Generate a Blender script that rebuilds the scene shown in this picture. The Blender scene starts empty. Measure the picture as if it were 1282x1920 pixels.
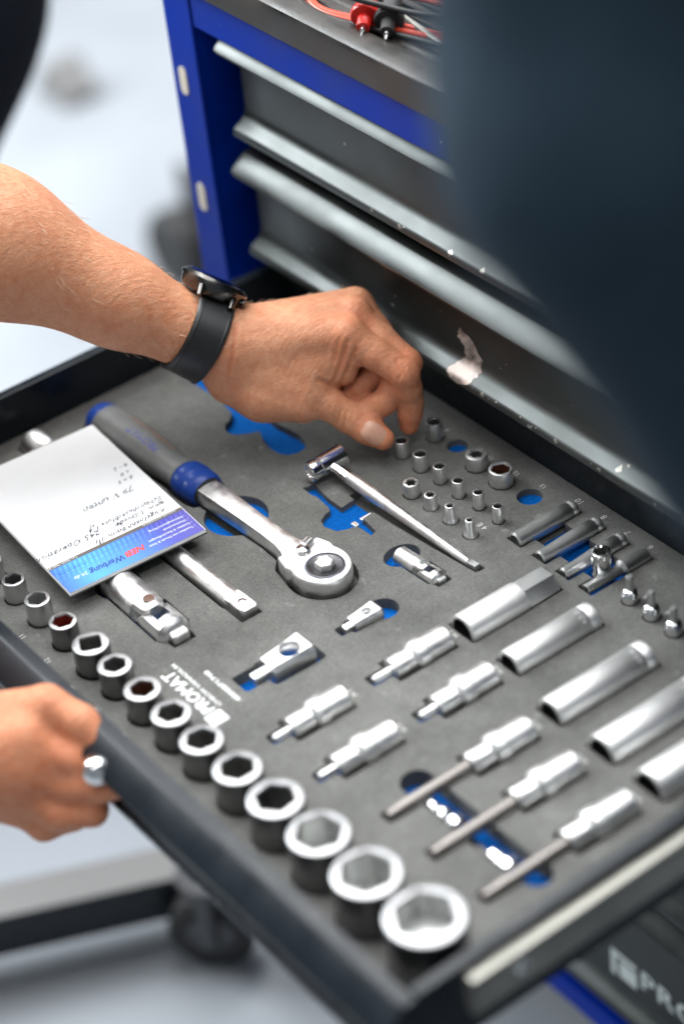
import bpy, bmesh, math, random
import numpy as np
from mathutils import Vector, Matrix

random.seed(7); np.random.seed(7)
S = 0.001                                   # everything below is written in millimetres
scene = bpy.context.scene
COL = scene.collection

# ------------------------------------------------------------------ camera
def V(*a): return Vector(a)
CAM = V(1151.8, -495.9, 978.7)
cam_d = bpy.data.cameras.new('camera'); cam = bpy.data.objects.new('camera', cam_d); COL.objects.link(cam)
cam.matrix_world = Matrix(((0.604911, -0.437427, 0.665388, CAM.x*S), (0.790549, 0.430083, -0.435959, CAM.y*S), (-0.095472, 0.789738, 0.605969, CAM.z*S), (0, 0, 0, 1)))
cam_d.sensor_fit = 'VERTICAL'; cam_d.sensor_height = 36.0; cam_d.lens = 85.0
cam_d.clip_start = 0.05; cam_d.clip_end = 60
cam_d.dof.use_dof = True; cam_d.dof.focus_distance = 1.585; cam_d.dof.aperture_fstop = 2.25
scene.camera = cam

# ------------------------------------------------------------------ light (workshop: big windows, unseen overhead lamps added for the metal)
world = bpy.data.worlds.new('World'); scene.world = world; world.use_nodes = True
bg = world.node_tree.nodes['Background']; bg.inputs[0].default_value = (0.80, 0.90, 1.0, 1); bg.inputs[1].default_value = 0.24
def area(name, loc, target, sx, sy, power, col=(1, 1, 1)):
    d = bpy.data.lights.new(name, 'AREA'); d.shape = 'RECTANGLE'; d.size = sx; d.size_y = sy; d.energy = power; d.color = col
    o = bpy.data.objects.new(name, d); COL.objects.link(o); o.location = loc
    o.rotation_euler = (Vector(target) - Vector(loc)).to_track_quat('-Z', 'Y').to_euler(); return o
area('window_light', (-2.5, -0.7, 1.65), (0, 0.15, 0), 2.0, 1.7, 180, (0.93, 0.97, 1.0))
area('gate_light', (-1.4, 3.2, 2.4), (0, 0.1, 0), 3.0, 1.4, 50, (0.95, 0.98, 1.0))
area('added_overhead', (-0.6, 0.75, 2.6), (-0.3, 0.2, 0), 2.6, 2.4, 112, (0.98, 0.99, 1.0))  # unseen ceiling panel, added so satin metal reflects a broad white
for k, x in enumerate((-1.3, 1.2)):
    area('added_strip', (x, -0.1, 2.45), (x, -0.1, 0), 0.30, 3.4, 30, (1.0, 0.985, 0.96))  # unseen strips added to give the chrome structured highlights
vs = scene.view_settings; vs.view_transform = 'Standard'; vs.look = 'None'; vs.exposure = 0.10; vs.gamma = 1.0; vs.use_curve_mapping = False
scene.render.engine = 'CYCLES'
scene.cycles.max_bounces = 8; scene.cycles.use_denoising = True

# ------------------------------------------------------------------ materials
MATS = {}
def mat(name, col, rough=0.5, metal=0.0, spec=0.5, coat=0.0, noise=0.0, nscale=200.0, bump=0.0, bscale=900.0, sss=0.0, rvar=0.0, sheen=0.0, detail=6.0):
    m = bpy.data.materials.new(name); m.use_nodes = True; nt = m.node_tree; p = nt.nodes['Principled BSDF']
    p.inputs['Base Color'].default_value = (*col, 1); p.inputs['Roughness'].default_value = rough; p.inputs['Metallic'].default_value = metal
    p.inputs['Specular IOR Level'].default_value = spec; p.inputs['Coat Weight'].default_value = coat; p.inputs['Coat Roughness'].default_value = 0.12
    p.inputs['Sheen Weight'].default_value = sheen
    tc = nt.nodes.new('ShaderNodeTexCoord')
    if sss: p.inputs['Subsurface Weight'].default_value = sss; p.inputs['Subsurface Radius'].default_value = (1.0, 0.35, 0.2); p.inputs['Subsurface Scale'].default_value = 0.006
    if noise or rvar:
        n = nt.nodes.new('ShaderNodeTexNoise'); n.inputs['Scale'].default_value = nscale; n.inputs['Detail'].default_value = detail; nt.links.new(tc.outputs['Object'], n.inputs['Vector'])
        if noise:
            r = nt.nodes.new('ShaderNodeMapRange'); r.inputs[1].default_value = 0.3; r.inputs[2].default_value = 0.7; r.inputs[3].default_value = 1 - noise; r.inputs[4].default_value = 1 + noise
            nt.links.new(n.outputs['Fac'], r.inputs[0]); x = nt.nodes.new('ShaderNodeMix'); x.data_type = 'RGBA'; x.blend_type = 'MULTIPLY'; x.inputs[0].default_value = 1
            x.inputs[6].default_value = (*col, 1); nt.links.new(r.outputs[0], x.inputs[7]); nt.links.new(x.outputs[2], p.inputs['Base Color'])
        if rvar:
            r = nt.nodes.new('ShaderNodeMapRange'); r.inputs[1].default_value = 0.3; r.inputs[2].default_value = 0.7; r.inputs[3].default_value = max(0.02, rough - rvar); r.inputs[4].default_value = rough + rvar
            nt.links.new(n.outputs['Fac'], r.inputs[0]); nt.links.new(r.outputs[0], p.inputs['Roughness'])
    if bump:
        n = nt.nodes.new('ShaderNodeTexNoise'); n.inputs['Scale'].default_value = bscale; n.inputs['Detail'].default_value = 4; nt.links.new(tc.outputs['Object'], n.inputs['Vector'])
        b = nt.nodes.new('ShaderNodeBump'); b.inputs['Strength'].default_value = bump; b.inputs['Distance'].default_value = 0.0006
        nt.links.new(n.outputs['Fac'], b.inputs['Height']); nt.links.new(b.outputs['Normal'], p.inputs['Normal'])
    MATS[name] = m; return m
def worn(m, chip=(0.75, 0.68, 0.62), amount=0.70, scale=60.0, metal=1.0):
    """scattered paint chips with hard outlines"""
    nt = m.node_tree; p = nt.nodes['Principled BSDF']; tc = [n for n in nt.nodes if n.type == 'TEX_COORD'][0]
    n = nt.nodes.new('ShaderNodeTexNoise'); n.inputs['Scale'].default_value = scale; n.inputs['Detail'].default_value = 8; n.inputs['Roughness'].default_value = 0.65
    nt.links.new(tc.outputs['Object'], n.inputs['Vector'])
    r = nt.nodes.new('ShaderNodeMapRange'); r.inputs[1].default_value = amount; r.inputs[2].default_value = amount + 0.02; nt.links.new(n.outputs['Fac'], r.inputs[0])
    x = nt.nodes.new('ShaderNodeMix'); x.data_type = 'RGBA'; nt.links.new(r.outputs[0], x.inputs[0])
    src = p.inputs['Base Color'].links
    if src: nt.links.new(src[0].from_socket, x.inputs[6])
    else: x.inputs[6].default_value = p.inputs['Base Color'].default_value
    x.inputs[7].default_value = (*chip, 1); nt.links.new(x.outputs[2], p.inputs['Base Color'])
    return m
M = MATS
mat('chrome', (0.86, 0.86, 0.86), 0.10, 1.0, rvar=0.03, nscale=90)
mat('satin', (0.78, 0.78, 0.77), 0.40, 1.0, rvar=0.09, nscale=150, noise=0.09, bump=0.10, bscale=1400)
mat('satin_smooth', (0.78, 0.78, 0.77), 0.50, 1.0, rvar=0.02, nscale=40, noise=0.02)
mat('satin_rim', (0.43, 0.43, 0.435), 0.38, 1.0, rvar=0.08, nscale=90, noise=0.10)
mat('satin_shaded', (0.20, 0.20, 0.20), 0.34, 1.0, rvar=0.06, nscale=80, noise=0.08)  # shade on the sockets' sides put into the colour, darker than plain satin
mat('satin_dark', (0.60, 0.605, 0.595), 0.40, 1.0, rvar=0.04, nscale=60, noise=0.04)
mat('bit_steel', (0.27, 0.25, 0.235), 0.44, 1.0, rvar=0.08, nscale=200, noise=0.12)
mat('dark_steel', (0.10, 0.10, 0.105), 0.38, 0.8, rvar=0.08, nscale=200)
mat('bore', (0.26, 0.26, 0.25), 0.42, 0.9, noise=0.2, nscale=300)
mat('bore_red', (0.20, 0.025, 0.015), 0.45, 0.3, noise=0.4, nscale=300)
mat('bore_brown', (0.10, 0.035, 0.02), 0.55, 0.3, noise=0.4, nscale=300)
mat('paint', (0.078, 0.085, 0.083), 0.38, 0.8, spec=0.3, coat=0.0, noise=0.14, nscale=22, rvar=0.10, bump=0.10, bscale=2200)
mat('paint_lip', (0.060, 0.066, 0.067), 0.24, 0.35, coat=0.5, noise=0.12, nscale=22, rvar=0.08, bump=0.08, bscale=2200)
worn(M['paint'], amount=0.72, scale=80); worn(M['paint_lip'], amount=0.735, scale=95)
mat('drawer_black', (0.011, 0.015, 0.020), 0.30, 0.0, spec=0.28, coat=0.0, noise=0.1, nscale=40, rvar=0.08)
mat('blue_paint', (0.0, 0.028, 0.33), 0.40, 0.0, spec=0.12, coat=0.0, noise=0.10, nscale=25, rvar=0.07)
worn(M['blue_paint'], chip=(0.6, 0.62, 0.66), amount=0.715, scale=85)
mat('plastic_black', (0.024, 0.021, 0.018), 0.42, noise=0.7, nscale=34, rvar=0.18, bump=0.25, bscale=700)
mat('zinc', (0.34, 0.335, 0.30), 0.42, 0.7, noise=0.14, nscale=30, rvar=0.1)
mat('cream', (0.72, 0.68, 0.56), 0.5)
mat('primer', (0.40, 0.33, 0.295), 0.42, 0.35, noise=0.6, nscale=130, rvar=0.15)
mat('floor', (0.30, 0.32, 0.345), 0.6, spec=0.15, noise=0.26, nscale=1.6, rvar=0.1)
mat('white_ink', (0.80, 0.81, 0.80), 0.6)
mat('grey_ink', (0.62, 0.62, 0.60), 0.6)
mat('white_letter', (0.74, 0.80, 0.78), 0.5)
mat('grip_grey', (0.16, 0.163, 0.155), 0.42, noise=0.12, nscale=80, bump=0.2, bscale=1500)
mat('grip_blue', (0.012, 0.05, 0.27), 0.34, spec=0.35, noise=0.1, nscale=60)
mat('print_blue', (0.03, 0.05, 0.42), 0.5)
mat('print_tan', (0.24, 0.17, 0.13), 0.5, noise=0.2, nscale=200)
mat('paper', (0.86, 0.87, 0.87), 0.65, noise=0.015, nscale=60)
mat('board', (0.10, 0.095, 0.09), 0.8)
mat('taupe', (0.14, 0.12, 0.105), 0.5)
mat('ink', (0.10, 0.11, 0.13), 0.6)
mat('ink_faint', (0.22, 0.24, 0.27), 0.6)
mat('red_ink', (0.70, 0.07, 0.035), 0.5)
mat('logo_blue', (0.02, 0.04, 0.27), 0.5)
mat('strap', (0.012, 0.013, 0.014), 0.40, noise=0.2, nscale=300, bump=0.15, bscale=1500)
mat('gunmetal', (0.11, 0.105, 0.10), 0.26, 1.0, rvar=0.05, nscale=200)
mat('glass_black', (0.006, 0.006, 0.008), 0.06, coat=0.6)
mat('black_cloth', (0.006, 0.0075, 0.010), 0.9, spec=0.1, noise=0.15, nscale=90, bump=0.4, bscale=700)
mat('navy_cloth', (0.016, 0.034, 0.052), 0.85, noise=0.15, nscale=60, bump=0.5, bscale=600, sheen=0.0, spec=0.25)
mat('rubber', (0.018, 0.018, 0.018), 0.6, noise=0.2, nscale=80)
mat('red_plastic', (0.62, 0.016, 0.010), 0.30, coat=0.2)
mat('red_lead', (0.62, 0.06, 0.022), 0.38)
mat('black_lead', (0.012, 0.012, 0.012), 0.36)
mat('steel_tube', (0.22, 0.215, 0.21), 0.45, 0.2)
mat('hair', (0.70, 0.52, 0.36), 0.5)
mat('nail', (0.74, 0.41, 0.29), 0.38, coat=0.25, sss=0.15)

def foam_material():
    m = bpy.data.materials.new('foam'); m.use_nodes = True; nt = m.node_tree; p = nt.nodes['Principled BSDF']; L = nt.links.new
    tc = nt.nodes.new('ShaderNodeTexCoord')
    def noise(sc, det=5, rg=0.6):
        n = nt.nodes.new('ShaderNodeTexNoise'); n.inputs['Scale'].default_value = sc; n.inputs['Detail'].default_value = det; n.inputs['Roughness'].default_value = rg
        L(tc.outputs['Object'], n.inputs['Vector']); return n.outputs['Fac']
    def ramp(f, a, b, c, d):
        r = nt.nodes.new('ShaderNodeMapRange'); r.inputs[1].default_value = a; r.inputs[2].default_value = b; r.inputs[3].default_value = c; r.inputs[4].default_value = d; L(f, r.inputs[0]); return r.outputs[0]
    def mul(a, b):
        x = nt.nodes.new('ShaderNodeMath'); x.operation = 'MULTIPLY'; L(a, x.inputs[0]); L(b, x.inputs[1]); return x.outputs[0]
    v = mul(mul(ramp(noise(14, 6, 0.72), 0.3, 0.7, 0.66, 1.30), ramp(noise(900, 2), 0.3, 0.7, 0.78, 1.22)), ramp(noise(70, 6, 0.7), 0.62, 0.70, 1.0, 1.55))
    x = nt.nodes.new('ShaderNodeMix'); x.data_type = 'RGBA'; x.blend_type = 'MULTIPLY'; x.inputs[0].default_value = 1; x.inputs[6].default_value = (0.140, 0.140, 0.132, 1); L(v, x.inputs[7])
    sp = ramp(noise(330, 6, 0.75), 0.70, 0.735, 0, 0.55)
    y = nt.nodes.new('ShaderNodeMix'); y.data_type = 'RGBA'; L(sp, y.inputs[0]); L(x.outputs[2], y.inputs[6]); y.inputs[7].default_value = (0.35, 0.34, 0.31, 1)
    L(y.outputs[2], p.inputs['Base Color']); p.inputs['Roughness'].default_value = 0.8; p.inputs['Specular IOR Level'].default_value = 0.12
    bv = nt.nodes.new('ShaderNodeBevel'); bv.inputs['Radius'].default_value = 0.0012; bv.samples = 4
    b = nt.nodes.new('ShaderNodeBump'); b.inputs['Strength'].default_value = 0.5; b.inputs['Distance'].default_value = 0.0004
    L(noise(1100, 3), b.inputs['Height']); L(bv.outputs['Normal'], b.inputs['Normal']); L(b.outputs['Normal'], p.inputs['Normal'])
    MATS['foam'] = m
foam_material()
mat('foam_blue', (0.0, 0.10, 0.40), 0.8, spec=0.1, noise=0.2, nscale=500, bump=0.4, bscale=900)

def skin_material():
    m = bpy.data.materials.new('skin'); m.use_nodes = True; nt = m.node_tree; p = nt.nodes['Principled BSDF']; L = nt.links.new
    tc = nt.nodes.new('ShaderNodeTexCoord'); at = nt.nodes.new('ShaderNodeAttribute'); at.attribute_name = 'tint'
    def noise(sc, det=5, rg=0.6):
        n = nt.nodes.new('ShaderNodeTexNoise'); n.inputs['Scale'].default_value = sc; n.inputs['Detail'].default_value = det; n.inputs['Roughness'].default_value = rg
        L(tc.outputs['Object'], n.inputs['Vector']); return n.outputs['Fac']
    def mix(f, a, b, fac=1.0):
        x = nt.nodes.new('ShaderNodeMix'); x.data_type = 'RGBA'
        r = nt.nodes.new('ShaderNodeMapRange'); r.inputs[1].default_value = 0.3; r.inputs[2].default_value = 0.72; r.inputs[3].default_value = 0; r.inputs[4].default_value = fac; L(f, r.inputs[0]); L(r.outputs[0], x.inputs[0])
        for i, v in ((6, a), (7, b)):
            if hasattr(v, 'is_linked') or hasattr(v, 'node'): L(v, x.inputs[i])
            else: x.inputs[i].default_value = (*v, 1)
        return x.outputs[2]
    c = mix(noise(38, 4), (0.68, 0.325, 0.180), (0.59, 0.235, 0.125))
    c = mix(noise(420, 3), c, (0.52, 0.185, 0.09), 0.55)
    c = mix(noise(150, 2), c, (0.76, 0.45, 0.29), 0.35)
    x = nt.nodes.new('ShaderNodeMix'); x.data_type = 'RGBA'; x.blend_type = 'MULTIPLY'; x.inputs[0].default_value = 1; L(c, x.inputs[6]); L(at.outputs['Color'], x.inputs[7])
    L(x.outputs[2], p.inputs['Base Color']); p.inputs['Roughness'].default_value = 0.46; p.inputs['Specular IOR Level'].default_value = 0.24
    p.inputs['Subsurface Weight'].default_value = 0.12; p.inputs['Subsurface Radius'].default_value = (1.0, 0.35, 0.18); p.inputs['Subsurface Scale'].default_value = 0.004
    b0 = nt.nodes.new('ShaderNodeBump'); b0.inputs['Strength'].default_value = 0.35; b0.inputs['Distance'].default_value = 0.0006
    vo = nt.nodes.new('ShaderNodeTexVoronoi'); vo.inputs['Scale'].default_value = 900; L(tc.outputs['Object'], vo.inputs['Vector']); L(vo.outputs['Distance'], b0.inputs['Height'])
    b = nt.nodes.new('ShaderNodeBump'); b.inputs['Strength'].default_value = 0.45; b.inputs['Distance'].default_value = 0.0012
    mp = nt.nodes.new('ShaderNodeMapping'); mp.inputs['Rotation'].default_value = (0, 0, -0.85); mp.inputs['Scale'].default_value = (3.4, 0.8, 0.8); L(tc.outputs['Object'], mp.inputs[0])
    wn = nt.nodes.new('ShaderNodeTexNoise'); wn.inputs['Scale'].default_value = 150; wn.inputs['Detail'].default_value = 5; L(mp.outputs[0], wn.inputs['Vector'])
    b2 = nt.nodes.new('ShaderNodeBump'); b2.inputs['Strength'].default_value = 0.55; b2.inputs['Distance'].default_value = 0.0014; L(wn.outputs['Fac'], b2.inputs['Height']); L(b0.outputs['Normal'], b2.inputs['Normal']); b0 = b2
    L(noise(260, 5, 0.65), b.inputs['Height']); L(b0.outputs['Normal'], b.inputs['Normal']); L(b.outputs['Normal'], p.inputs['Normal'])
    MATS['skin'] = m
skin_material()

def strip_material():
    """printed header of the notepad: violet to light blue with a globe grid"""
    m = bpy.data.materials.new('header_print'); m.use_nodes = True; nt = m.node_tree; p = nt.nodes['Principled BSDF']; L = nt.links.new
    tc = nt.nodes.new('ShaderNodeTexCoord'); sx = nt.nodes.new('ShaderNodeSeparateXYZ'); L(tc.outputs['Generated'], sx.inputs[0])
    cr = nt.nodes.new('ShaderNodeValToRGB'); L(sx.outputs['Y'], cr.inputs[0]); e = cr.color_ramp.elements
    e[0].position = 0.0; e[0].color = (0.07, 0.18, 0.60, 1); e[1].position = 1.0; e[1].color = (0.11, 0.10, 0.42, 1)
    k = e.new(0.22); k.color = (0.11, 0.40, 0.85, 1); k = e.new(0.5); k.color = (0.09, 0.27, 0.75, 1); k = e.new(0.78); k.color = (0.09, 0.10, 0.46, 1)
    br = nt.nodes.new('ShaderNodeTexBrick'); br.offset = 0; br.inputs['Scale'].default_value = 1.0; br.inputs['Mortar Size'].default_value = 0.035; br.inputs['Brick Width'].default_value = 0.45; br.inputs['Row Height'].default_value = 0.16
    br.inputs['Color1'].default_value = (1.35, 1.35, 1.25, 1); br.inputs['Color2'].default_value = (1.2, 1.25, 1.2, 1); br.inputs['Mortar'].default_value = (0.75, 0.8, 0.9, 1)
    mp = nt.nodes.new('ShaderNodeMapping'); mp.inputs['Scale'].default_value = (3.0, 4.5, 1); mp.inputs['Rotation'].default_value = (0, 0, 0.15); L(tc.outputs['Generated'], mp.inputs[0]); L(mp.outputs[0], br.inputs['Vector'])
    x = nt.nodes.new('ShaderNodeMix'); x.data_type = 'RGBA'; x.blend_type = 'MULTIPLY'; L(cr.outputs[0], x.inputs[6]); L(br.outputs['Color'], x.inputs[7])
    r = nt.nodes.new('ShaderNodeMapRange'); r.inputs[1].default_value = 0.55; r.inputs[2].default_value = 0.3; r.inputs[3].default_value = 0; r.inputs[4].default_value = 0.9; L(sx.outputs['X'], r.inputs[0]); L(r.outputs[0], x.inputs[0])
    L(x.outputs[2], p.inputs['Base Color']); p.inputs['Roughness'].default_value = 0.35; MATS['header_print'] = m
strip_material()

# ------------------------------------------------------------------ object helpers
def tag(o, label=None, cat=None, group=None, kind=None):
    for k, v in (('label', label), ('category', cat), ('group', group), ('kind', kind)):
        if v: o[k] = v
    return o
def thing(name, loc, label, cat, group=None):
    o = bpy.data.objects.new(name, None); COL.objects.link(o); o.location = Vector(loc) * S; o.empty_display_size = 0.02
    return tag(o, label, cat, group)
def world_loc(o):
    p = Vector((0, 0, 0))
    while o is not None: p += o.location; o = o.parent
    return p / S
class MB:
    def __init__(s): s.v = []; s.f = []; s.m = []; s.sm = []
    def add(s, vs, fs, mi=0, smooth=False):
        n = len(s.v); s.v += [tuple(v) for v in vs]; s.f += [tuple(i + n for i in f) for f in fs]; s.m += [mi] * len(fs); s.sm += [smooth] * len(fs); return s
    def box(s, a, b, mi=0, bev=0.0):
        x0, y0, z0 = a; x1, y1, z1 = b
        if bev <= 0:
            vs = [(x, y, z) for z in (z0, z1) for y in (y0, y1) for x in (x0, x1)]
            fs = [(0, 2, 3, 1), (4, 5, 7, 6), (0, 1, 5, 4), (2, 6, 7, 3), (0, 4, 6, 2), (1, 3, 7, 5)]
            return s.add(vs, fs, mi)
        bm = bmesh.new(); bmesh.ops.create_cube(bm, size=1)
        for v in bm.verts: v.co = Vector(((x0 + x1) / 2 + v.co.x * (x1 - x0), (y0 + y1) / 2 + v.co.y * (y1 - y0), (z0 + z1) / 2 + v.co.z * (z1 - z0)))
        bmesh.ops.bevel(bm, geom=bm.edges[:], offset=bev, segments=2, profile=0.5, affect='EDGES')
        bm.verts.index_update(); s.add([v.co[:] for v in bm.verts], [[v.index for v in f.verts] for f in bm.faces], mi, False); bm.free(); return s
    def lathe(s, prof, frame, n=40, mi=0, smooth=True, cap0=True, cap1=True, ky=1.0, kz=1.0):
        """prof: [(t, r)...] along frame axis; frame = (origin, axis, e1, e2)"""
        o, a, e1, e2 = frame; base = []
        for t, r in prof:
            for i in range(n):
                c, q = math.cos(2 * math.pi * i / n) * r * ky, math.sin(2 * math.pi * i / n) * r * kz
                base.append(o + a * t + e1 * c + e2 * q)
        fs = [(j * n + i, j * n + (i + 1) % n, (j + 1) * n + (i + 1) % n, (j + 1) * n + i) for j in range(len(prof) - 1) for i in range(n)]
        s.add(base, fs, mi, smooth)
        if cap0: s.add(base[:n], [tuple(range(n - 1, -1, -1))], mi, False)
        if cap1: s.add(base[-n:], [tuple(range(n))], mi, False)
        return s
    def prism(s, poly, z0, z1, mi=0, mi_top=None, smooth=False, top=True, bottom=True):
        n = len(poly); vs = [(x, y, z0) for x, y in poly] + [(x, y, z1) for x, y in poly]
        s.add(vs, [(i, (i + 1) % n, n + (i + 1) % n, n + i) for i in range(n)], mi, smooth)
        if top: s.add(vs[n:], [tuple(range(n))], mi if mi_top is None else mi_top)
        if bottom: s.add(vs[:n], [tuple(range(n - 1, -1, -1))], mi)
        return s
    def tube(s, pts, r, n=10, mi=0, caps=True):
        P = [Vector(p) for p in pts]; R = r if hasattr(r, '__len__') else [r] * len(P); T = []
        for i in range(len(P)): T.append((P[min(i + 1, len(P) - 1)] - P[max(i - 1, 0)]).normalized())
        e = T[0].orthogonal().normalized(); vs = []
        for i, p in enumerate(P):
            e = (e - T[i] * e.dot(T[i])).normalized(); g = T[i].cross(e)
            vs += [p + (e * math.cos(2 * math.pi * k / n) + g * math.sin(2 * math.pi * k / n)) * R[i] for k in range(n)]
        s.add(vs, [(j * n + k, j * n + (k + 1) % n, (j + 1) * n + (k + 1) % n, (j + 1) * n + k) for j in range(len(P) - 1) for k in range(n)], mi, True)
        if caps: s.add(vs[:n], [tuple(range(n - 1, -1, -1))], mi); s.add(vs[-n:], [tuple(range(n))], mi)
        return s
    def loft(s, rings, mi=0, smooth=True, caps=True):
        n = len(rings[0]); vs = [p for r in rings for p in r]
        s.add(vs, [(j * n + k, j * n + (k + 1) % n, (j + 1) * n + (k + 1) % n, (j + 1) * n + k) for j in range(len(rings) - 1) for k in range(n)], mi, smooth)
        if caps: s.add(vs[:n], [tuple(range(n - 1, -1, -1))], mi); s.add(vs[-n:], [tuple(range(n))], mi)
        return s
def obj(name, mb, mats, parent=None, loc=None, label=None, cat=None, group=None, kind=None, fix=True):
    """mb in world millimetres; the object's origin is set to its parent's place (or loc)"""
    base = world_loc(parent) if parent is not None else Vector(loc or (0, 0, 0))
    me = bpy.data.meshes.new(name)
    me.from_pydata([((v[0] - base.x) * S, (v[1] - base.y) * S, (v[2] - base.z) * S) for v in mb.v], [], mb.f)
    mats = mats if isinstance(mats, (list, tuple)) else [mats]
    for k in mats: me.materials.append(M[k])
    me.polygons.foreach_set('material_index', mb.m); me.polygons.foreach_set('use_smooth', mb.sm)
    if fix:
        bm = bmesh.new(); bm.from_mesh(me); bmesh.ops.remove_doubles(bm, verts=bm.verts, dist=2e-6); bmesh.ops.recalc_face_normals(bm, faces=bm.faces); bm.to_mesh(me); bm.free()
    if any(mb.sm):
        try: me.set_sharp_from_angle(angle=math.radians(38))
        except Exception: pass
    me.update(); o = bpy.data.objects.new(name, me); COL.objects.link(o)
    if parent is not None: o.parent = parent
    else: o.location = base * S
    return tag(o, label, cat, group, kind)
def frame(o, a, up=(0, 0, 1)):
    a = Vector(a).normalized(); e2 = Vector(up) if abs(a.dot(Vector(up).normalized())) < 0.99 else Vector((1, 0, 0)); e2 = (e2 - a * e2.dot(a)).normalized(); return (Vector(o), a, e2.cross(a) * 1.0, e2)
def text_mb(body, size, origin, right, up, mi=0, lift=0.12, align='LEFT', shear=0.0, spacing=1.0, width=None, bold=0.0):
    """lettering as thin solid geometry. size = capital height in mm"""
    cu = bpy.data.curves.new('t', 'FONT'); cu.body = body; cu.size = 1.0; cu.shear = shear; cu.space_character = spacing; cu.resolution_u = 2; cu.offset = bold
    o = bpy.data.objects.new('t', cu); COL.objects.link(o); dg = bpy.context.evaluated_depsgraph_get(); dg.update()
    me = bpy.data.meshes.new_from_object(o.evaluated_get(dg)); vs = [v.co.copy() for v in me.vertices]; fs = [tuple(p.vertices) for p in me.polygons]
    bpy.data.objects.remove(o); bpy.data.curves.remove(cu); bpy.data.meshes.remove(me)
    x0 = min(v.x for v in vs); x1 = max(v.x for v in vs); k = size / 0.70; kx = k if width is None else width / (x1 - x0)
    r = Vector(right).normalized(); u = Vector(up).normalized(); n = r.cross(u); sh = {'LEFT': x0, 'CENTER': (x0 + x1) / 2, 'RIGHT': x1}[align]
    q = [Vector(origin) + r * (v.x - sh) * kx + u * v.y * k + n * lift for v in vs]
    mb = MB(); mb.add(q, fs, mi); return mb
def merge(*ms):
    r = MB()
    for m in ms:
        n = len(r.v); r.v += m.v; r.f += [tuple(i + n for i in f) for f in m.f]; r.m += m.m; r.sm += m.sm
    return r
def arc(cx, cy, r, a0, a1, n=12): return [(cx + r * math.cos(math.radians(a0 + (a1 - a0) * i / (n - 1))), cy + r * math.sin(math.radians(a0 + (a1 - a0) * i / (n - 1)))) for i in range(n)]
def circ(cx, cy, r, n=36): return arc(cx, cy, r, 0, 360 - 360 / n, n)
def rrect(x0, y0, x1, y1, r, n=5):
    return arc(x1 - r, y1 - r, r, 0, 90, n) + arc(x0 + r, y1 - r, r, 90, 180, n) + arc(x0 + r, y0 + r, r, 180, 270, n) + arc(x1 - r, y0 + r, r, 270, 360, n)
SLOTS = [(-208, 171, 193, 9.0), (-206.5, 75, 98, 9.5)]
PROBE_R, PROBE_B = (7, 312, 287), (23, 319, 287)
WAY_R = [(-80, 375, 288), (-92, 345, 285.5), (-55, 322, 284.8), (-20, 327, 284.8), (16, 342, 284.8), (45, 352, 284.8), (85, 380, 285), (70, 410, 285), (20, 376, 288), (-4, 368, 288.5), (-60, 350, 287), (-78, 333, 285), (-45, 318.5, 284.8), (0, 330, 284.8), (60, 350, 284.8), (120, 360, 285), (200, 420, 285)]
WAY_B = [(-60, 385, 298), (-70, 350, 305), (-36, 322, 306), (-12, 319, 305.5), (8, 329, 302), (26, 341, 298), (46, 356, 295), (90, 385, 288), (60, 430, 285), (-30, 400, 285), (-96, 352, 285), (-70, 321, 285), (-48, 315, 284.8), (-20, 319, 284.8), (30, 334, 284.8), (90, 350, 285), (220, 400, 285)]
ROD = ((62.6, 339.6, 284.5), (-33, 352.6, 286.5))
BEAM = ((-303, 49), (-236, 193), -560, (-184, 192))
JACK = (-880, 945)
# ------------------------------------------------------------------ setting
FLOOR = -640.0
mb = MB().add([(-6000, -5000, FLOOR), (5000, -5000, FLOOR), (5000, 7000, FLOOR), (-6000, 7000, FLOOR)], [(0, 1, 2, 3)])
obj('floor', mb, 'floor', kind='structure')

# ------------------------------------------------------------------ tool trolley
XL, XR = -166.0, 466.0                       # drawer fronts
YF = 327.0                                   # closed fronts
T = thing('tool_trolley', (150, 560, FLOOR), 'blue and charcoal tool trolley with one drawer pulled out', 'tool trolley')
def post(x0, x1):
    mb = MB(); mb.box((x0, 305, -512), (x1, 309, 262), bev=1.2); mb.box((x0, 309, -512), (x0 + 3, 700, 262)); 
    xi = x1 if x0 < 0 else x0 + 3
    mb.box((xi - 3, 309, -512), (xi, 345, 262)); return mb
pl = obj('post', post(-222, -187), 'blue_paint', T); pr = obj('post', post(487, 522), 'blue_paint', T)
mb = MB(); mb.box((-187, 306.5, 231), (487, 330, 260.4), bev=1.0); obj('top_rail', mb, 'blue_paint', T)
mb = MB(); mb.box((-187, 312, -502), (487, 330, -480), bev=1.0); obj('bottom_rail', mb, 'blue_paint', T)
mb = MB(); mb.box((-219, 697, -508), (519, 700, 260)); mb.box((-219, 345, -511), (519, 697, -508)); mb.box((-187, 345, -508), (-184, 697, 260)); mb.box((484, 345, -508), (487, 697, 260)); mb.box((-184, 331, 256), (484, 697, 260)); obj('carcass', mb, 'drawer_black', T)
def slot_plug(x, z0, z1, w):
    mb = MB(); r = w / 2; pts = [(x + a, (z0 + z1) / 2 + b) for a, b in [(p[0], p[1]) for p in rrect(-r, -(z1 - z0) / 2, r, (z1 - z0) / 2, r * 0.95, 7)]]
    n = len(pts); vs = [(p[0], 304.2, p[1]) for p in pts] + [(p[0], 306, p[1]) for p in pts]
    mb.add(vs, [(i, (i + 1) % n, n + (i + 1) % n, n + i) for i in range(n)] + [tuple(range(n))]); return mb
for x, z0, z1, w in SLOTS: obj('slot_plug', slot_plug(x, z0, z1, w), 'cream', pl if False else T)
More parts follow.
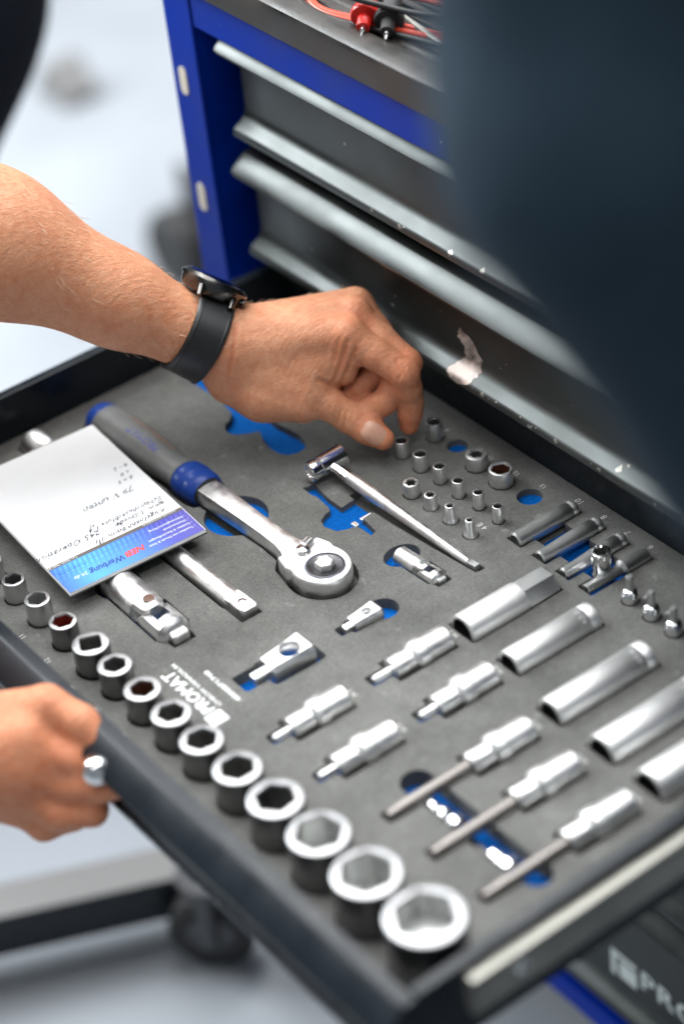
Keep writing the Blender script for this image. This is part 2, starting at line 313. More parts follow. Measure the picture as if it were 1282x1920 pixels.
for x in (-190, 490):                        # casters
    for y in (360, 650):
        mb = MB(); mb.lathe([(-14, 44), (-16, 50), (-10, 56), (10, 56), (16, 50), (14, 44)], (Vector((x, y, FLOOR + 56)), Vector((1, 0, 0)), Vector((0, 1, 0)), Vector((0, 0, 1))), 32)
        mb.box((x - 22, y - 18, FLOOR + 60), (x - 18, y + 18, -513)); mb.box((x + 18, y - 18, FLOOR + 60), (x + 22, y + 18, -513)); mb.box((x - 26, y - 26, -519), (x + 26, y + 26, -513)); obj('caster', mb, 'rubber', T)
# worktop with rounded rim and a ribbed recessed mat
mb = MB(); pf = [(700, 260.5), (303, 260.5), (301, 262), (300.5, 280), (301.5, 284), (305, 286.5), (314, 287), (320, 285.5), (323, 281), (700, 281)]
mb.loft([[(x, y, z) for y, z in pf] for x in (-224, -222, 522, 524)], 0, True); wt = obj('worktop', mb, 'plastic_black', T)
for k in range(26):
    mb = MB(); y = 329 + k * 8.5; mb.loft([[(x, y, 280.9), (x, y + 1.2, 282.6), (x, y + 3.2, 282.6), (x, y + 4.4, 280.9)] for x in (-205, 505)], 0, True); obj('rib', mb, 'plastic_black', wt)

def drawer_front(zt, zb, yf, x0=XL, x1=XR, back=13.0, hs=1.0):
    pf = [(0, 0), (6, 0), (8.5, -1.0), (20.5, -13.5), (22.3, -16.5), (21.8, -19), (19.5, -19.6), (5, -19.6), (1, -20.8), (0, -23)]
    pf = [(o * (0.6 + 0.4 * hs), zt + z * hs) for o, z in pf]
    h = zb + 19
    pf += [(0, h), (0.5, zb + 15.5), (2.2, zb + 12.5), (5, zb + 9.8), (10.4, zb + 6.4), (12.2, zb + 4.9), (12.6, zb + 3.5), (12.6, zb + 0.4), (12, zb), (-back, zb), (-back, zt)]
    rings = []
    for x, k in ((x0, 0.62), (x0 + 1.5, 0.84), (x0 + 5, 1.0), (x1 - 5, 1.0), (x1 - 1.5, 0.84), (x1, 0.62)):
        r = []
        for o, z in pf:
            if o > 0 and z > zt - 22:
                zc = zt - 10 * hs; zz = zc + (z - zc) * (0.75 + 0.25 * k); r.append((x, yf - o * (0.9 + 0.1 * k), zz))
            else: r.append((x, yf - o, z))
        rings.append(r)
    return MB().loft(rings, 0, True)
def lip_patch(outline, yf, zt, zb, lift=0.18, n=26):
    """irregular bare patch that follows a front's cove; outline in (x, s) with s = height above the lip's lower edge"""
    prof = [(12.6, 0.4), (12.6, 3.5), (12.2, 4.9), (10.4, 6.4), (5, 9.8), (2.2, 12.5), (0.5, 15.5), (0, 19), (0, 60)]
    def o_of(s):
        for (o0, s0), (o1, s1) in zip(prof, prof[1:]):
            if s <= s1: return o0 + (o1 - o0) * (s - s0) / (s1 - s0)
        return 0
    mb = MB(); ss = sorted({p[1] for p in outline}); s0, s1 = ss[0], ss[-1]; prev = None
    for i in range(n + 1):
        s = s0 + (s1 - s0) * i / n + (1e-4 if i == 0 else -1e-4 if i == n else 0); xs = []
        for (xa, sa), (xb, sb) in zip(outline, outline[1:] + outline[:1]):
            if (sa - s) * (sb - s) < 0: xs.append(xa + (xb - xa) * (s - sa) / (sb - sa))
        if len(xs) < 2: continue
        a, b = min(xs), max(xs); jg = min(1.6, 0.10 * (b - a)); a += random.uniform(-jg, jg); b += random.uniform(-jg, jg)
        row = [(a + (b - a) * t / 4, yf - o_of(s) - lift, zb + s + lift * 0.6) for t in range(5)]
        if prev: mb.add(prev + row, [(t, t + 1, 6 + t, 5 + t) for t in range(4)], 0, True)
        prev = row
    return mb
FRONTS = [(232, 149), (134.5, 50), (-27, -115), (-124, -212), (-221, -318), (-328, -470)]
dr = []
for zt, zb in FRONTS: dr.append(obj('drawer_front', drawer_front(zt, zb, YF, hs=0.76), 'paint', T))
# bare metal patch on the second front, small chips on lips
PATCH = [(63, 27), (64.5, 33), (67, 37), (69.5, 32), (75, 33), (82, 28), (87.5, 20), (89, 12), (87.5, 6), (83, 3), (77, 1.0), (71, 1.0), (66, 2.5), (64, 6.5), (66.5, 10), (69.5, 14), (70.5, 20), (68, 24)]
obj('bare_patch', lip_patch(PATCH, YF, 134.5, 50), 'primer', dr[1], label='bare metal patch where the paint has flaked off')
def chip(zt, zb, s, x, r): 
    pts = [(x + r * random.uniform(0.7, 1.3) * math.cos(a), s + r * random.uniform(0.5, 0.9) * math.sin(a)) for a in [2 * math.pi * i / 7 for i in range(7)]]
    return lip_patch(pts, YF, zt, zb, 0.12, 5)
for i in range(64):
    d = random.choice((0, 0, 1, 1, 1)); zt, zb = FRONTS[d]; x = random.uniform(-120, 460)
    if d == 0 and i % 2: x = random.uniform(60, 300)
    mbc = chip(zt, zb, random.choice((random.uniform(3.0, 5.5), random.uniform(3.0, 5.0), random.uniform(8, 40))), x, random.choice((0.5, 0.7, 0.9, 1.5, 2.2)))
    if mbc.f: obj('paint_chip', mbc, 'zinc', dr[d])
# emblem and lettering on the bottom front
yq = YF - 0.25
mb = MB()
def quad(x0, z0, x1, z1): 
    return [(x0, yq, z0), (x1, yq, z0), (x1, yq, z1), (x0, yq, z1)]
def flat(mb, pts): 
    n = len(pts); vs = [(p[0], yq - 0.0, p[1]) for p in pts] + [(p[0], yq + 0.5, p[1]) for p in pts]
    mb.add(vs, [tuple(range(n))] + [(i, (i + 1) % n, n + (i + 1) % n, n + i) for i in range(n)])
LX, LZ = 194.0, -419.5
flat(mb, [(LX, LZ), (LX + 28, LZ), (LX + 28, LZ - 5.0), (LX + 5.5, LZ - 5.0), (LX + 5.5, LZ - 27), (LX, LZ - 27)])
flat(mb, rrect(LX + 9, LZ - 25.5, LX + 28.5, LZ - 8, 1.0, 3)); obj('emblem', mb, 'white_letter', dr[5])
obj('lettering', text_mb('PROMAT', 18.6, (228, yq - 0.1, -436.3), (1, 0, 0), (0, 0, 1), lift=0, spacing=1.1, bold=0.02, width=132), 'white_letter', dr[5])

# the drawer that is pulled out
ZT, ZB, YO = 36.0, -18.0, -39.0
mb = MB()
mb.box((-165, -36, -18), (-157, 345, 36), bev=1.0); mb.box((457, -36, -18), (465, 345, 36), bev=1.0); mb.box((-157, 338, -18), (457, 345, 34), bev=0.8); mb.box((-157, -36, -18), (457, 338, -16))
od = obj('open_drawer', mb, 'drawer_black', T)
obj('drawer_front', drawer_front(ZT, ZB, YO, back=1.2), 'drawer_black', od)  # shaded look put into the colour: darker than the closed fronts' paint
for sx in (0, 1):
    x0 = 465.2 if sx else -174; w = 1 if sx else -1
    pf = [(0, 3.5), (7.5, 3.5), (8.2, 5), (8.2, 14.5), (6.2, 16), (6.2, 17.2), (8.2, 18.7), (8.2, 28.5), (7.5, 30), (0, 30)]
    b = 465.2 if sx else -165.2
    mb = MB().loft([[(b + w * o, y, z) for o, z in pf] for y in (-6, 700)], 0, False); obj('slide_rail', mb, 'zinc', od)
mb = MB().lathe([(0, 4.6), (1.2, 4.6), (2.2, 3.8), (2.8, 2.0)], frame((473.4, 26, 20), (1, 0, 0)), 20); obj('rail_screw', mb, 'chrome', od)
for i in range(9):                            # scuffs on the lower lip
    x = 215 + i * 11 + random.uniform(-5, 5); pts = [(x + 2.2 * random.uniform(0.6, 1.2) * math.cos(a), 2.2 + 1.5 * random.uniform(0.6, 1.0) * math.sin(a)) for a in [2 * math.pi * k / 7 for k in range(7)]]
    if i % 2 == 0: obj('paint_chip', lip_patch(pts, YO, ZT, ZB, 0.12, 5), 'zinc', od)

# things lying on the worktop: test leads and a rod
def spline(pts, n=10):
    P = [Vector(p) for p in pts]; out = []
    for i in range(len(P) - 1):
        a, b, c, d = P[max(i - 1, 0)], P[i], P[i + 1], P[min(i + 2, len(P) - 1)]
        for k in range(n):
            t = k / n; out.append(0.5 * ((2 * b) + (c - a) * t + (2 * a - 5 * b + 4 * c - d) * t * t + (-a + 3 * b - 3 * c + d) * t ** 3))
    out.append(P[-1]); return out
def probe(root, tip, dirv, m, flange):
    a = Vector(dirv).normalized(); o = Vector(tip); f = frame(o, a)
    mb = MB(); mb.lathe([(0, 0.3), (0.8, 0.95), (5, 0.95), (5.2, 1.9), (7.4, 2.1), (8.2, 1.5), (10, 1.5)], f, 14); obj('probe_tip', mb, 'chrome', root)
    mb = MB(); mb.lathe([(7.5, 3.0), (7.6, 4.4), (17, 5.0), (17.5, 9.2), (18.6, 9.9), (22.2, 9.9), (23.2, 9.2), (23.6, 5.6), (40, 6.1), (60, 5.2), (62, 3.0)], f, 26); obj('probe_body', mb, m, root)
    return o + a * 62
RZ = 285.5
for nm, lab, mt, lead, tip, dv, way in (
    ('test_lead', 'red test lead with red probe lying on the black worktop', 'red_plastic', 'red_lead', PROBE_R, (-0.66, 0.71, 0.22), WAY_R),
    ('test_lead', 'black test lead with black probe lying beside the red one', 'rubber', 'black_lead', PROBE_B, (-0.68, 0.70, 0.19), WAY_B)):
    t = thing(nm, (tip[0], tip[1] + 40, 283), lab, 'test lead', 'test leads coiled on the worktop')
    e = probe(t, tip, dv, mt, 9)
    mb = MB().tube(spline([e] + way), 2.1, 10); obj('cable', mb, lead, t)
t = thing('metal_rod', ROD[0], 'slim grey metal rod lying on the worktop behind the probes', 'rod')
f = frame(ROD[0], Vector(ROD[1]) - Vector(ROD[0])); L_ = (Vector(ROD[1]) - Vector(ROD[0])).length
mb = MB().lathe([(0, 0.4), (10, 1.7), (30, 2.5), (L_ - 26, 2.6)], f, 16); obj('shaft', mb, 'zinc', t)
mb = MB().lathe([(L_ - 28, 4.0), (L_ - 26, 5.0), (L_ + 40, 6.0), (L_ + 44, 4.5)], f, 18); obj('rod_handle', mb, 'rubber', t)

# low wheeled beam on the floor, in front of the trolley, and far things on the floor
t = thing('support_leg', (-300, 80, FLOOR), 'black rectangular steel leg on a caster under the open drawer', 'support leg')
a = Vector((BEAM[0][0], BEAM[0][1], 0)); b = Vector((BEAM[1][0], BEAM[1][1], 0)); d = (b - a).normalized(); nrm = Vector((-d.y, d.x, 0)); a0 = a - d * 420; b0 = b + d * 26
zt = BEAM[2]; prof = [(-22, -46), (22, -46), (24, -42), (24, -2), (22, 0), (-22, 0), (-24, -2), (-24, -42)]
mb = MB().loft([[p + nrm * u + Vector((0, 0, zt + w)) for u, w in prof] for p in (a0, b0)], 0, False); obj('beam', mb, 'drawer_black', t)
mb = MB().loft([[p + nrm * u + Vector((0, 0, zt + w)) for u, w in [(-21, 0.3), (21, 0.3), (20.5, 1.3), (-20.5, 1.3)]] for p in (a0, b0)], 0, False); obj('top_sheen', mb, 'steel_tube', t)  # lighter strip: reflection on the black beam's top put into colour
c = Vector((BEAM[3][0], BEAM[3][1], FLOOR + 40)); ax = (nrm * 0.93 + d * 0.35).normalized()
fr = frame(c, ax); mb = MB().lathe([(-13, 22), (-15, 34), (-11, 40), (11, 40), (15, 34), (13, 22)], fr, 36); obj('caster_tyre', mb, 'rubber', t)
mb = MB().lathe([(-16.5, 6), (-16, 19), (-14, 22.5), (14, 22.5), (16, 19), (16.5, 6)], fr, 30); obj('caster_hub', mb, 'dark_steel', t)
mb = MB()
for s_ in (-1, 1):
    p0 = c + ax * 20 * s_; q = Vector((0, 0, 1)); mb.tube([p0, p0 + q * 30, p0 + q * 62 - ax * 6 * s_], [9, 9, 12], 10)
mb.lathe([(0, 26), (8, 26)], frame(c + Vector((0, 0, 58)), (0, 0, 1)), 20); mb.tube([c + Vector((0, 0, 62)), b + Vector((0, 0, zt - 20))], 13, 12); obj('caster_fork', mb, 'dark_steel', t)

def stool(cx, cy, h, lab, ang):
    t = thing('rolling_stool', (cx, cy, FLOOR), lab, 'stool')
    mb = MB().lathe([(-55, 20), (-50, 165), (-20, 175), (-4, 168), (0, 120)], frame((cx, cy, FLOOR + h), (0, 0, 1)), 40); obj('seat', mb, 'rubber', t)
    mb = MB().tube([(cx, cy, FLOOR + 110), (cx, cy, FLOOR + h - 55)], 16, 16); obj('column', mb, 'steel_tube', t)
    for k in range(5):
        an = ang + k * 2 * math.pi / 5; ex, ey = cx + 250 * math.cos(an), cy + 250 * math.sin(an)
        obj('leg', MB().tube([(cx, cy, FLOOR + 115), (ex, ey, FLOOR + 72)], [20, 14], 10), 'dark_steel', t)
        w = Vector((-math.sin(an), math.cos(an), 0)); obj('caster', MB().lathe([(-14, 20), (-14, 26), (14, 26), (14, 20)], frame((ex, ey, FLOOR + 27), w), 18), 'rubber', t)
def floor_jack(cx, cy, lab):
    t = thing('floor_jack', (cx, cy, FLOOR), lab, 'floor jack')
    for s_ in (-1, 1):
        obj('side_plate', MB().box((cx - 300, cy + s_ * 95 - 5, FLOOR + 40), (cx + 260, cy + s_ * 95 + 5, FLOOR + 150), bev=3), 'dark_steel', t)
        for x in (-270, 230): obj('wheel', MB().lathe([(-18, 30), (-20, 46), (-14, 52), (14, 52), (20, 46), (18, 30)], frame((cx + x, cy + s_ * 128, FLOOR + 52), (0, 1, 0)), 24), 'rubber', t)
    obj('lift_arm', MB().box((cx - 40, cy - 60, FLOOR + 90), (cx + 250, cy + 60, FLOOR + 165), bev=8), 'steel_tube', t)
    obj('saddle', MB().lathe([(0, 30), (10, 55), (26, 60), (30, 45)], frame((cx + 225, cy, FLOOR + 165), (0, 0, 1)), 24), 'steel_tube', t)
    obj('jack_handle', MB().tube([(cx + 250, cy, FLOOR + 120), (cx + 800, cy + 120, FLOOR + 560)], 15, 12), 'dark_steel', t)
floor_jack(JACK[0], JACK[1], 'dark low floor jack blurred on the pale floor behind the arm')

t = thing('wheel_chock', (-1703, 987, FLOOR), 'small grey wheel chock blurred far off on the floor at top left', 'wheel chock')
mb = MB().loft([[(x, y, FLOOR + z) for x, z in ((-1745, 0.5), (-1660, 0.5), (-1660, 20), (-1695, 58), (-1705, 60))] for y in (960, 1015)], 0, False); obj('wedge', mb, 'steel_tube', t)
for k in range(4): obj('tread', MB().box((-1738 + k * 9, 962, FLOOR + 12 + k * 12), (-1733 + k * 9, 1013, FLOOR + 20 + k * 12)), 'rubber', t)
PAD = {'tr': (-112.1, 132.4, 0), 'br': (45.0, 121.5, 0), 'bl': (36.9, 20.1, 0)}
# ------------------------------------------------------------------ foam tray with cut-outs
CUTS = []                                     # (polygon, depth)
def cut(poly, depth, blue=False): CUTS.append((poly, depth, blue))
def slot(x0, y0, x1, y1, depth, r=1.5, blue=False): cut(rrect(x0, y0, x1, y1, r), depth, blue)

# ---- printed matter collected for the tray
INK = []
def ink(body, size, x, y, align='CENTER', **k): INK.append(text_mb(body, size, (x, y, 0.0), (-1, 0, 0), (0, -1, 0), lift=0.15, align=align, **k))

# ---- upright sockets -------------------------------------------------
def hexpts(af, n=48, rot=0.0, soft=0.10):
    out = []
    for i in range(n):
        a = 2 * math.pi * i / n; b = ((a - rot) % (math.pi / 3)) - math.pi / 6; r = af / 2 / math.cos(b)
        r = min(r, af / 2 * (1.0 + soft)); out.append((r * math.cos(a), r * math.sin(a)))
    return out
def starpts(ro, ri, k, n=48, rot=0.0):
    return [((ri + (ro - ri) * (0.5 + 0.5 * math.cos(k * (2 * math.pi * i / n - rot))) ** 0.8) * math.cos(2 * math.pi * i / n), (ri + (ro - ri) * (0.5 + 0.5 * math.cos(k * (2 * math.pi * i / n - rot))) ** 0.8) * math.sin(2 * math.pi * i / n)) for i in range(n)]
def sqpts(af, n=48, rot=0.0):
    out = []
    for i in range(n):
        a = 2 * math.pi * i / n; b = ((a - rot) % (math.pi / 2)) - math.pi / 4; r = min(af / 2 / math.cos(b), af / 2 * 1.25); out.append((r * math.cos(a), r * math.sin(a)))
    return out
def up_socket(root, x, y, r, ztop, zbot, inner, deep, bm_='satin', bore='bore', flare=0.0, ch=0.8, waist=0.0):
    n = 48
    def ring(rr, z): return [(x + rr * math.cos(2 * math.pi * i / n), y + rr * math.sin(2 * math.pi * i / n), z) for i in range(n)]
    def inn(k, z): return [(x + p[0] * k, y + p[1] * k, z) for p in inner]
    prof = [(r - 0.6, zbot), (r, zbot + 0.8)]
    if flare: prof = [(r + flare, zbot), (r + flare, 0.8), (r + flare - 0.4, 1.6), (r, 4.0)]
    elif waist: prof += [(r, zbot + (ztop - zbot) * 0.38), (r - waist, zbot + (ztop - zbot) * 0.42), (r - waist, zbot + (ztop - zbot) * 0.50), (r, zbot + (ztop - zbot) * 0.54)]
    prof += [(r, ztop - ch), (r - ch * 0.35, ztop - ch * 0.3), (r - ch, ztop)]
    mb = MB().loft([ring(a, z) for a, z in prof], 0, True, caps=False)
    mb.loft([ring(r - ch, ztop), inn(1.09, ztop), inn(1.0, ztop - 1.2)], 0, False, caps=False)
    if bm_ in ('satin_shaded', 'satin_dark'):
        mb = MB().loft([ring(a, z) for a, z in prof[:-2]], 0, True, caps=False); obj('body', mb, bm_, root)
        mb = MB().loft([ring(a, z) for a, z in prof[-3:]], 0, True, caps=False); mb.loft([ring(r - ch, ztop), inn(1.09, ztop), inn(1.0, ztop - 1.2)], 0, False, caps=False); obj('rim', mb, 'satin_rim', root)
    else: obj('body', mb, bm_, root)
    mb = MB().loft([inn(1.0, ztop - 1.2), inn(1.0, ztop - deep)], 0, False, caps=False)
    mb.add(inn(1.0, ztop - deep), [tuple(range(n))]); obj('bore', mb, bore, root)
def hole(x, y, r, d, blue=False): cut(circ(x, y, r, 32), d, blue)

ROW = [ # x at 16 mm, y drift, outer d, opening, size, look
 (-57.5, -.8, 14.0, 8, '8'), (-29, -.4, 14.6, 9, '9'),
 (0.0, 0.0, 15.4, 10, '10'), (28.5, .8, 17.0, 11, '11'), (58.9, 1.2, 18.2, 12, '12'), (89.8, 2.4, 23.5, 13, '13'), (117.5, 2.3, 21.8, 14, '14'), (148.2, 2.5, 23.2, 15, '15'),
 (178.5, 3.3, 25.2, 16, '16'), (210.5, 3.4, 26.8, 17, '17'), (244.9, 4.9, 29.6, 19, '19'), (280.5, 6.4, 33.4, 22, '22'), (319.6, 7.9, 36.2, 24, '24'), (362.1, 9.2, 40.0, 27, '27'), (408.8, 12.9, 45.0, 32, '32')]
ORD = ['first', 'second', 'third', 'fourth', 'fifth', 'sixth', 'seventh', 'eighth', 'ninth', 'tenth', 'eleventh', 'twelfth', 'thirteenth']
for i, (x, dy, od_, af, sz) in enumerate(ROW):
    k = i - 2; x, zt = ([(-57, 15), (-28.5, 15.5)] + [(0.0, 16.0), (30.4, 17.6), (61.6, 18.4), (94.8, 20.5), (122.3, 20.4), (153.3, 20.9), (184.8, 22.3), (216.8, 22.5), (253.8, 25.5), (291.5, 28.2), (332.8, 31.2), (376.5, 33.5), (427.7, 40.5)])[i]
    look = {2: 'with red paint inside', 3: 'turned square drive up', 5: 'with brown rusty inside', 12: 'the largest, bright inside'}.get(k, 'with dark hexagon opening')
    if k < 0: lab = ('chrome socket hidden at the left end of the long row along the drawer front', 'second hidden chrome socket at the left end of the long front row')[i]
    else: lab = '%s chrome socket from the left in the long front row, %s' % (ORD[k], look)
    r = od_ / 2; zb = -17.0 + 0.05
    t = thing('socket', (x, 0, zb), lab, 'socket', 'upright sockets in the long front row')
    inner = sqpts(12.9, rot=math.radians(20)) if k == 3 else hexpts(od_ * (0.64 if k < 3 else 0.67 if k > 9 else 0.62 if k > 6 else 0.59), rot=math.radians(12 + 9 * (i % 4)), soft=0.12)
    up_socket(t, x, 0, r, zt, zb, inner, {12: 17, 11: 22, 9: 20, 10: 20}.get(k, 26), 'satin_shaded' if k > 1 else 'satin_dark', {2: 'bore_red', 5: 'bore_brown', 12: 'satin_dark', 1: 'satin_dark', 11: 'satin_dark', 10: 'satin_dark', 9: 'satin_shaded'}.get(k, 'bore'), ch=0.9 if r < 12 else 1.4, waist=0.35)
    if k == 4 or k == 3: pass
    hole(x, 0, r + 0.8, 17.0)
    if 0 < k < 13: ink(sz, 3.6, x + 6, -r - 8.0 if r < 18 else -r - 6)

ROWA = [(55.9, 277.2, 10.2, 5.5), (77, 276.6, 10.2, 5.2), (97, 277.1, 9.0, 5), (118.3, 275.8, 8.4, 4.6), (137.7, 277.1, 7.9, 4.2), (158.1, 276.4, 7.1, 3.6)]
for i, (x, y, d, af) in enumerate(ROWA):
    t = thing('small_socket', (x, y, -12), ('small chrome socket pinched between thumb and index finger' if i == 0 else '%s small chrome socket counted from the fingertips in the middle row' % ORD[i]), 'socket', 'small upright sockets near the cabinet')
    up_socket(t, x, y, d / 2, 13, -12, hexpts(d * 0.74, rot=0.3 * i), 12, 'satin', 'bore', ch=0.5, waist=0.0); hole(x, y, d / 2 + 0.7, 12)
ROWB = [(95.2, 253.8, 10.8, 6.4, 0), (114.8, 254.5, 8.6, 4.6, 0.6), (135.2, 254.7, 6.9, 3.6, 1.6), (156.2, 254.1, 6.0, 2.9, 1.9)]
for i, (x, y, d, af, fl) in enumerate(ROWB):
    t = thing('star_socket', (x, y, -12), ('widest', 'second widest', 'second narrowest', 'narrowest')[i] + ' short star socket in the row of four nearest the chrome rod', 'socket', 'small star sockets in front of the small socket row')
    up_socket(t, x, y, d / 2, 10.5 + (2 if fl > 1 else 0), -12, starpts(d * 0.36, d * 0.27, 6), 9, 'satin', 'bore', flare=fl, ch=0.5); hole(x, y, d / 2 + fl + 0.8, 12)
    if i == 3: ink('4', 4.2, x + 1, y + 13, width=2.6); ink('E', 4.2, x - 4, y + 13, width=2.6)
ROWC = [(55.9, 306, 11.8, 8, 14, 'bore', 'round chrome socket standing alone at the back beside the index finger', '8'), (101.9, 305.2, 15.2, 10, 11, 'bore', 'wide low chrome socket with grey star-shaped inside near the cabinet', '11'), (127.3, 305.3, 16.6, 12.4, 12, 'bore_brown', 'wide low chrome socket with brown inside near the cabinet', '12')]
for i, (x, y, d, af, zt, br, lab, sz) in enumerate(ROWC):
    t = thing('small_socket', (x, y, -12), lab, 'socket', 'small upright sockets near the cabinet')
    up_socket(t, x, y, d / 2, zt, -12, (starpts(d * 0.30, d * 0.22, 6) if i == 1 else hexpts(d * 0.68, rot=0.2 + i)), 9, 'satin', br, ch=0.6, waist=0.2); hole(x, y, d / 2 + 0.7, 12)
    ink(sz, 3.6, x - 1, y + d / 2 + 7)
hole(74, 311, 7.4, 5, True); hole(152.5, 308.5, 8.8, 5, True); ink('13', 3.6, 150, 324)

# ---- lying tools -----------------------------------------------------
def lying(name, lab, cat, x, y0, parts, z=0.0, group=None, margin=0.9, depth=None, mats='satin', rcut=None, ax=(0, 1, 0), nocut=False):
    """stack of turned segments along +y (or ax): parts = [(partname, profile[(t, r)], material, segments)]"""
    t = thing(name, (x, y0, z - max(r for p in parts for _, r in p[1])), lab, cat, group)
    for nm, prof, mt, n in parts: obj(nm, MB().lathe(prof, frame((x, y0, z), ax), n, cap0=name != 'deep_socket'), mt, t)
    if not nocut:
        for nm, prof, mt, n in parts:
            pl = [(x - r - margin, y0 + tt) for tt, r in prof] + [(x + r + margin, y0 + tt) for tt, r in reversed(prof)]
            lo = min(tt for tt, r in prof); hi = max(tt for tt, r in prof); rm = max(r for tt, r in prof)
            d = depth if depth is not None else rm - z + 0.8
            slot(x - rm - margin, y0 + lo - margin - 0.3, x + rm + margin, y0 + hi + margin + 0.3, d, 0.8)
    return t
def hollow(r, L, ri, ch=0.8, dp=10): return [(dp, ri * 0.2), (dp - 0.1, ri), (0.6, ri), (0.0, ri + 0.5), (0, r - ch), (ch, r)]
# deep sockets
DEEP = [(228.5, 187, 72, 12.6, 'long chrome spark plug socket with grey hexagonal end', '21'), (273, 187, 68, 11.2, 'long plain chrome socket next to the spark plug socket', '17'), (323.4, 176, 78, 12.0, 'long plain chrome socket, third from the spark plug end', '19'), (368.4, 176, 79, 13.0, 'long plain chrome socket, fourth from the spark plug end', '22'), (408.5, 176, 78, 13.6, 'long plain chrome socket cut off by the right picture edge', '24')]
for i, (x, y0, L, r, lab, sz) in enumerate(DEEP):
    r *= 0.93; z = 0.6; slot(x - r - 0.9, y0 - 1.4, x + r + 0.9, y0 + 3, r, 1.5)
    if i == 0:
        t = lying('deep_socket', lab, 'socket', x, y0, [('body', [(0.8, r - 2.8), (0.0, r - 2.4), (0, r - 1.5), (0.6, r - 0.5), (1.7, r)] + [(46, r), (47, r - 1.2)], 'satin_smooth', 48)], z, 'long sockets lying in a row')
        n6 = 6; e = frame((x, y0, z), (0, 1, 0)); obj('hex_end', MB().lathe([(46.5, r * 0.80), (47, r * 0.96), (L - 1.5, r * 0.96), (L, r * 0.86)], e, 6, smooth=False), 'satin_dark', t)
        slot(x - r * 0.96 - 1, y0 + 46, x + r * 0.96 + 1, y0 + L + 1.5, r + 0.8, 0.8)
        mk = text_mb('21', 4.2, (x - 1.0, y0 + 38, z + r), (1, 0, 0), (0, 1, 0), lift=0)
    else:
        t = lying('deep_socket', lab, 'socket', x, y0, [('body', [(0.8, r - 2.8), (0.0, r - 2.4), (0, r - 1.5), (0.6, r - 0.5), (1.7, r)] + [(L - 9, r), (L - 8.6, r - 0.25), (L - 7.4, r - 0.25), (L - 7, r), (L - 1.2, r), (L, r - 1.2)], 'satin_smooth', 48)], z, 'long sockets lying in a row')
    obj('bore', MB().lathe([(14, 0.5), (14, r - 2.8), (0.8, r - 2.8)], frame((x, y0, z), (0, 1, 0)), 40, cap0=False, cap1=False), 'dark_steel', t)
    # size mark etched around the collar
    tm = text_mb(sz + ' CV', 3.4, (0, 0, 0), (1, 0, 0), (0, 1, 0), lift=0, align='CENTER'); mk = MB()
    yy = y0 + (36 if i == 0 else L - 14.0)
    mk.add([(x + (r + 0.08) * math.sin(v[0] / r + 0.35), yy + v[1], z + (r + 0.08) * math.cos(v[0] / r + 0.35)) for v in tm.v], tm.f); obj('size_mark', mk, 'white_ink', t)
    ink(sz, 4.4, x - 6, y0 + L + 7)
# small deep sockets 10 8 7 6
for i, (x, ra, rb, sz) in enumerate([(182.4, 6.3, 6.6, '10'), (206.6, 5.2, 6.2, '8'), (229.4, 4.6, 6.0, '7'), (250.8, 3.8, 6.0, '6')]):
    y0, L, z = 269.5, 51.5, 0.3
    if sz == '6': prof = hollow(ra, L, ra - 1.3, 0.4, 6) + [(29, ra), (31, rb), (L - 0.8, rb), (L, rb - 0.8)]
    else: prof = hollow(ra, L, ra - 2.2, 1.1, 8) + [(12, ra), (L - 14, rb), (L - 7, rb), (L - 6.5, rb - 0.25), (L - 4.5, rb - 0.25), (L - 4, rb), (L - 0.8, rb), (L, rb - 0.8)]
    t = lying('slim_socket', ('widest', 'second widest', 'third', 'thin stepped')[i] + ' slim long socket lying beside the printed number ' + sz, 'socket', x, y0, [('body', prof, 'satin_dark', 36)], z, 'slim long sockets by the cabinet', margin=0.7, depth=7.5)
    ink(sz, 4.6, x - 3.5, y0 + L + 9.5)
slot(184, 281, 250, 306, 7.5, 4.5, True)
t = thing('small_socket', (245.5, 288, -7), 'loose chrome socket standing upright between the slim sockets', 'socket', 'small upright sockets near the cabinet')
up_socket(t, 245.5, 288, 6.3, 19, -7.4, hexpts(8.6), 12, 'chrome', 'bore', ch=0.6, waist=0.5)
# three small upright bits
for i, (x, y, r) in enumerate([(277.5, 283, 5.2), (298, 282, 5.4), (318.3, 281.5, 5.4)]):
    t = thing('bit_socket', (x, y, -11), ('leftmost', 'middle', 'rightmost')[i] + ' of three small upright bit sockets near the right picture edge', 'bit socket', 'small upright bit sockets')
    obj('body', MB().lathe([(-11, r), (5.2, r), (5.8, r - 0.5), (6.4, r - 0.5), (7.0, r - 0.1), (8.2, r - 0.6), (9.5, 3.0), (9.6, 0.5)], frame((x, y, 0), (0, 0, 1)), 36), 'chrome', t)
    obj('bit', MB().lathe([(9.3, 2.7), (19, 2.6), (20, 1.9)], frame((x, y, 0), (0, 0, 1)), 6, smooth=False), 'satin_dark', t); hole(x, y, r + 0.7, 11)
    INK.append(text_mb(('5', '6', '8')[i], 3.8, (x + 5, y + 11, 0), (-1, 0, 0), (0, -1, 0), lift=0.15))
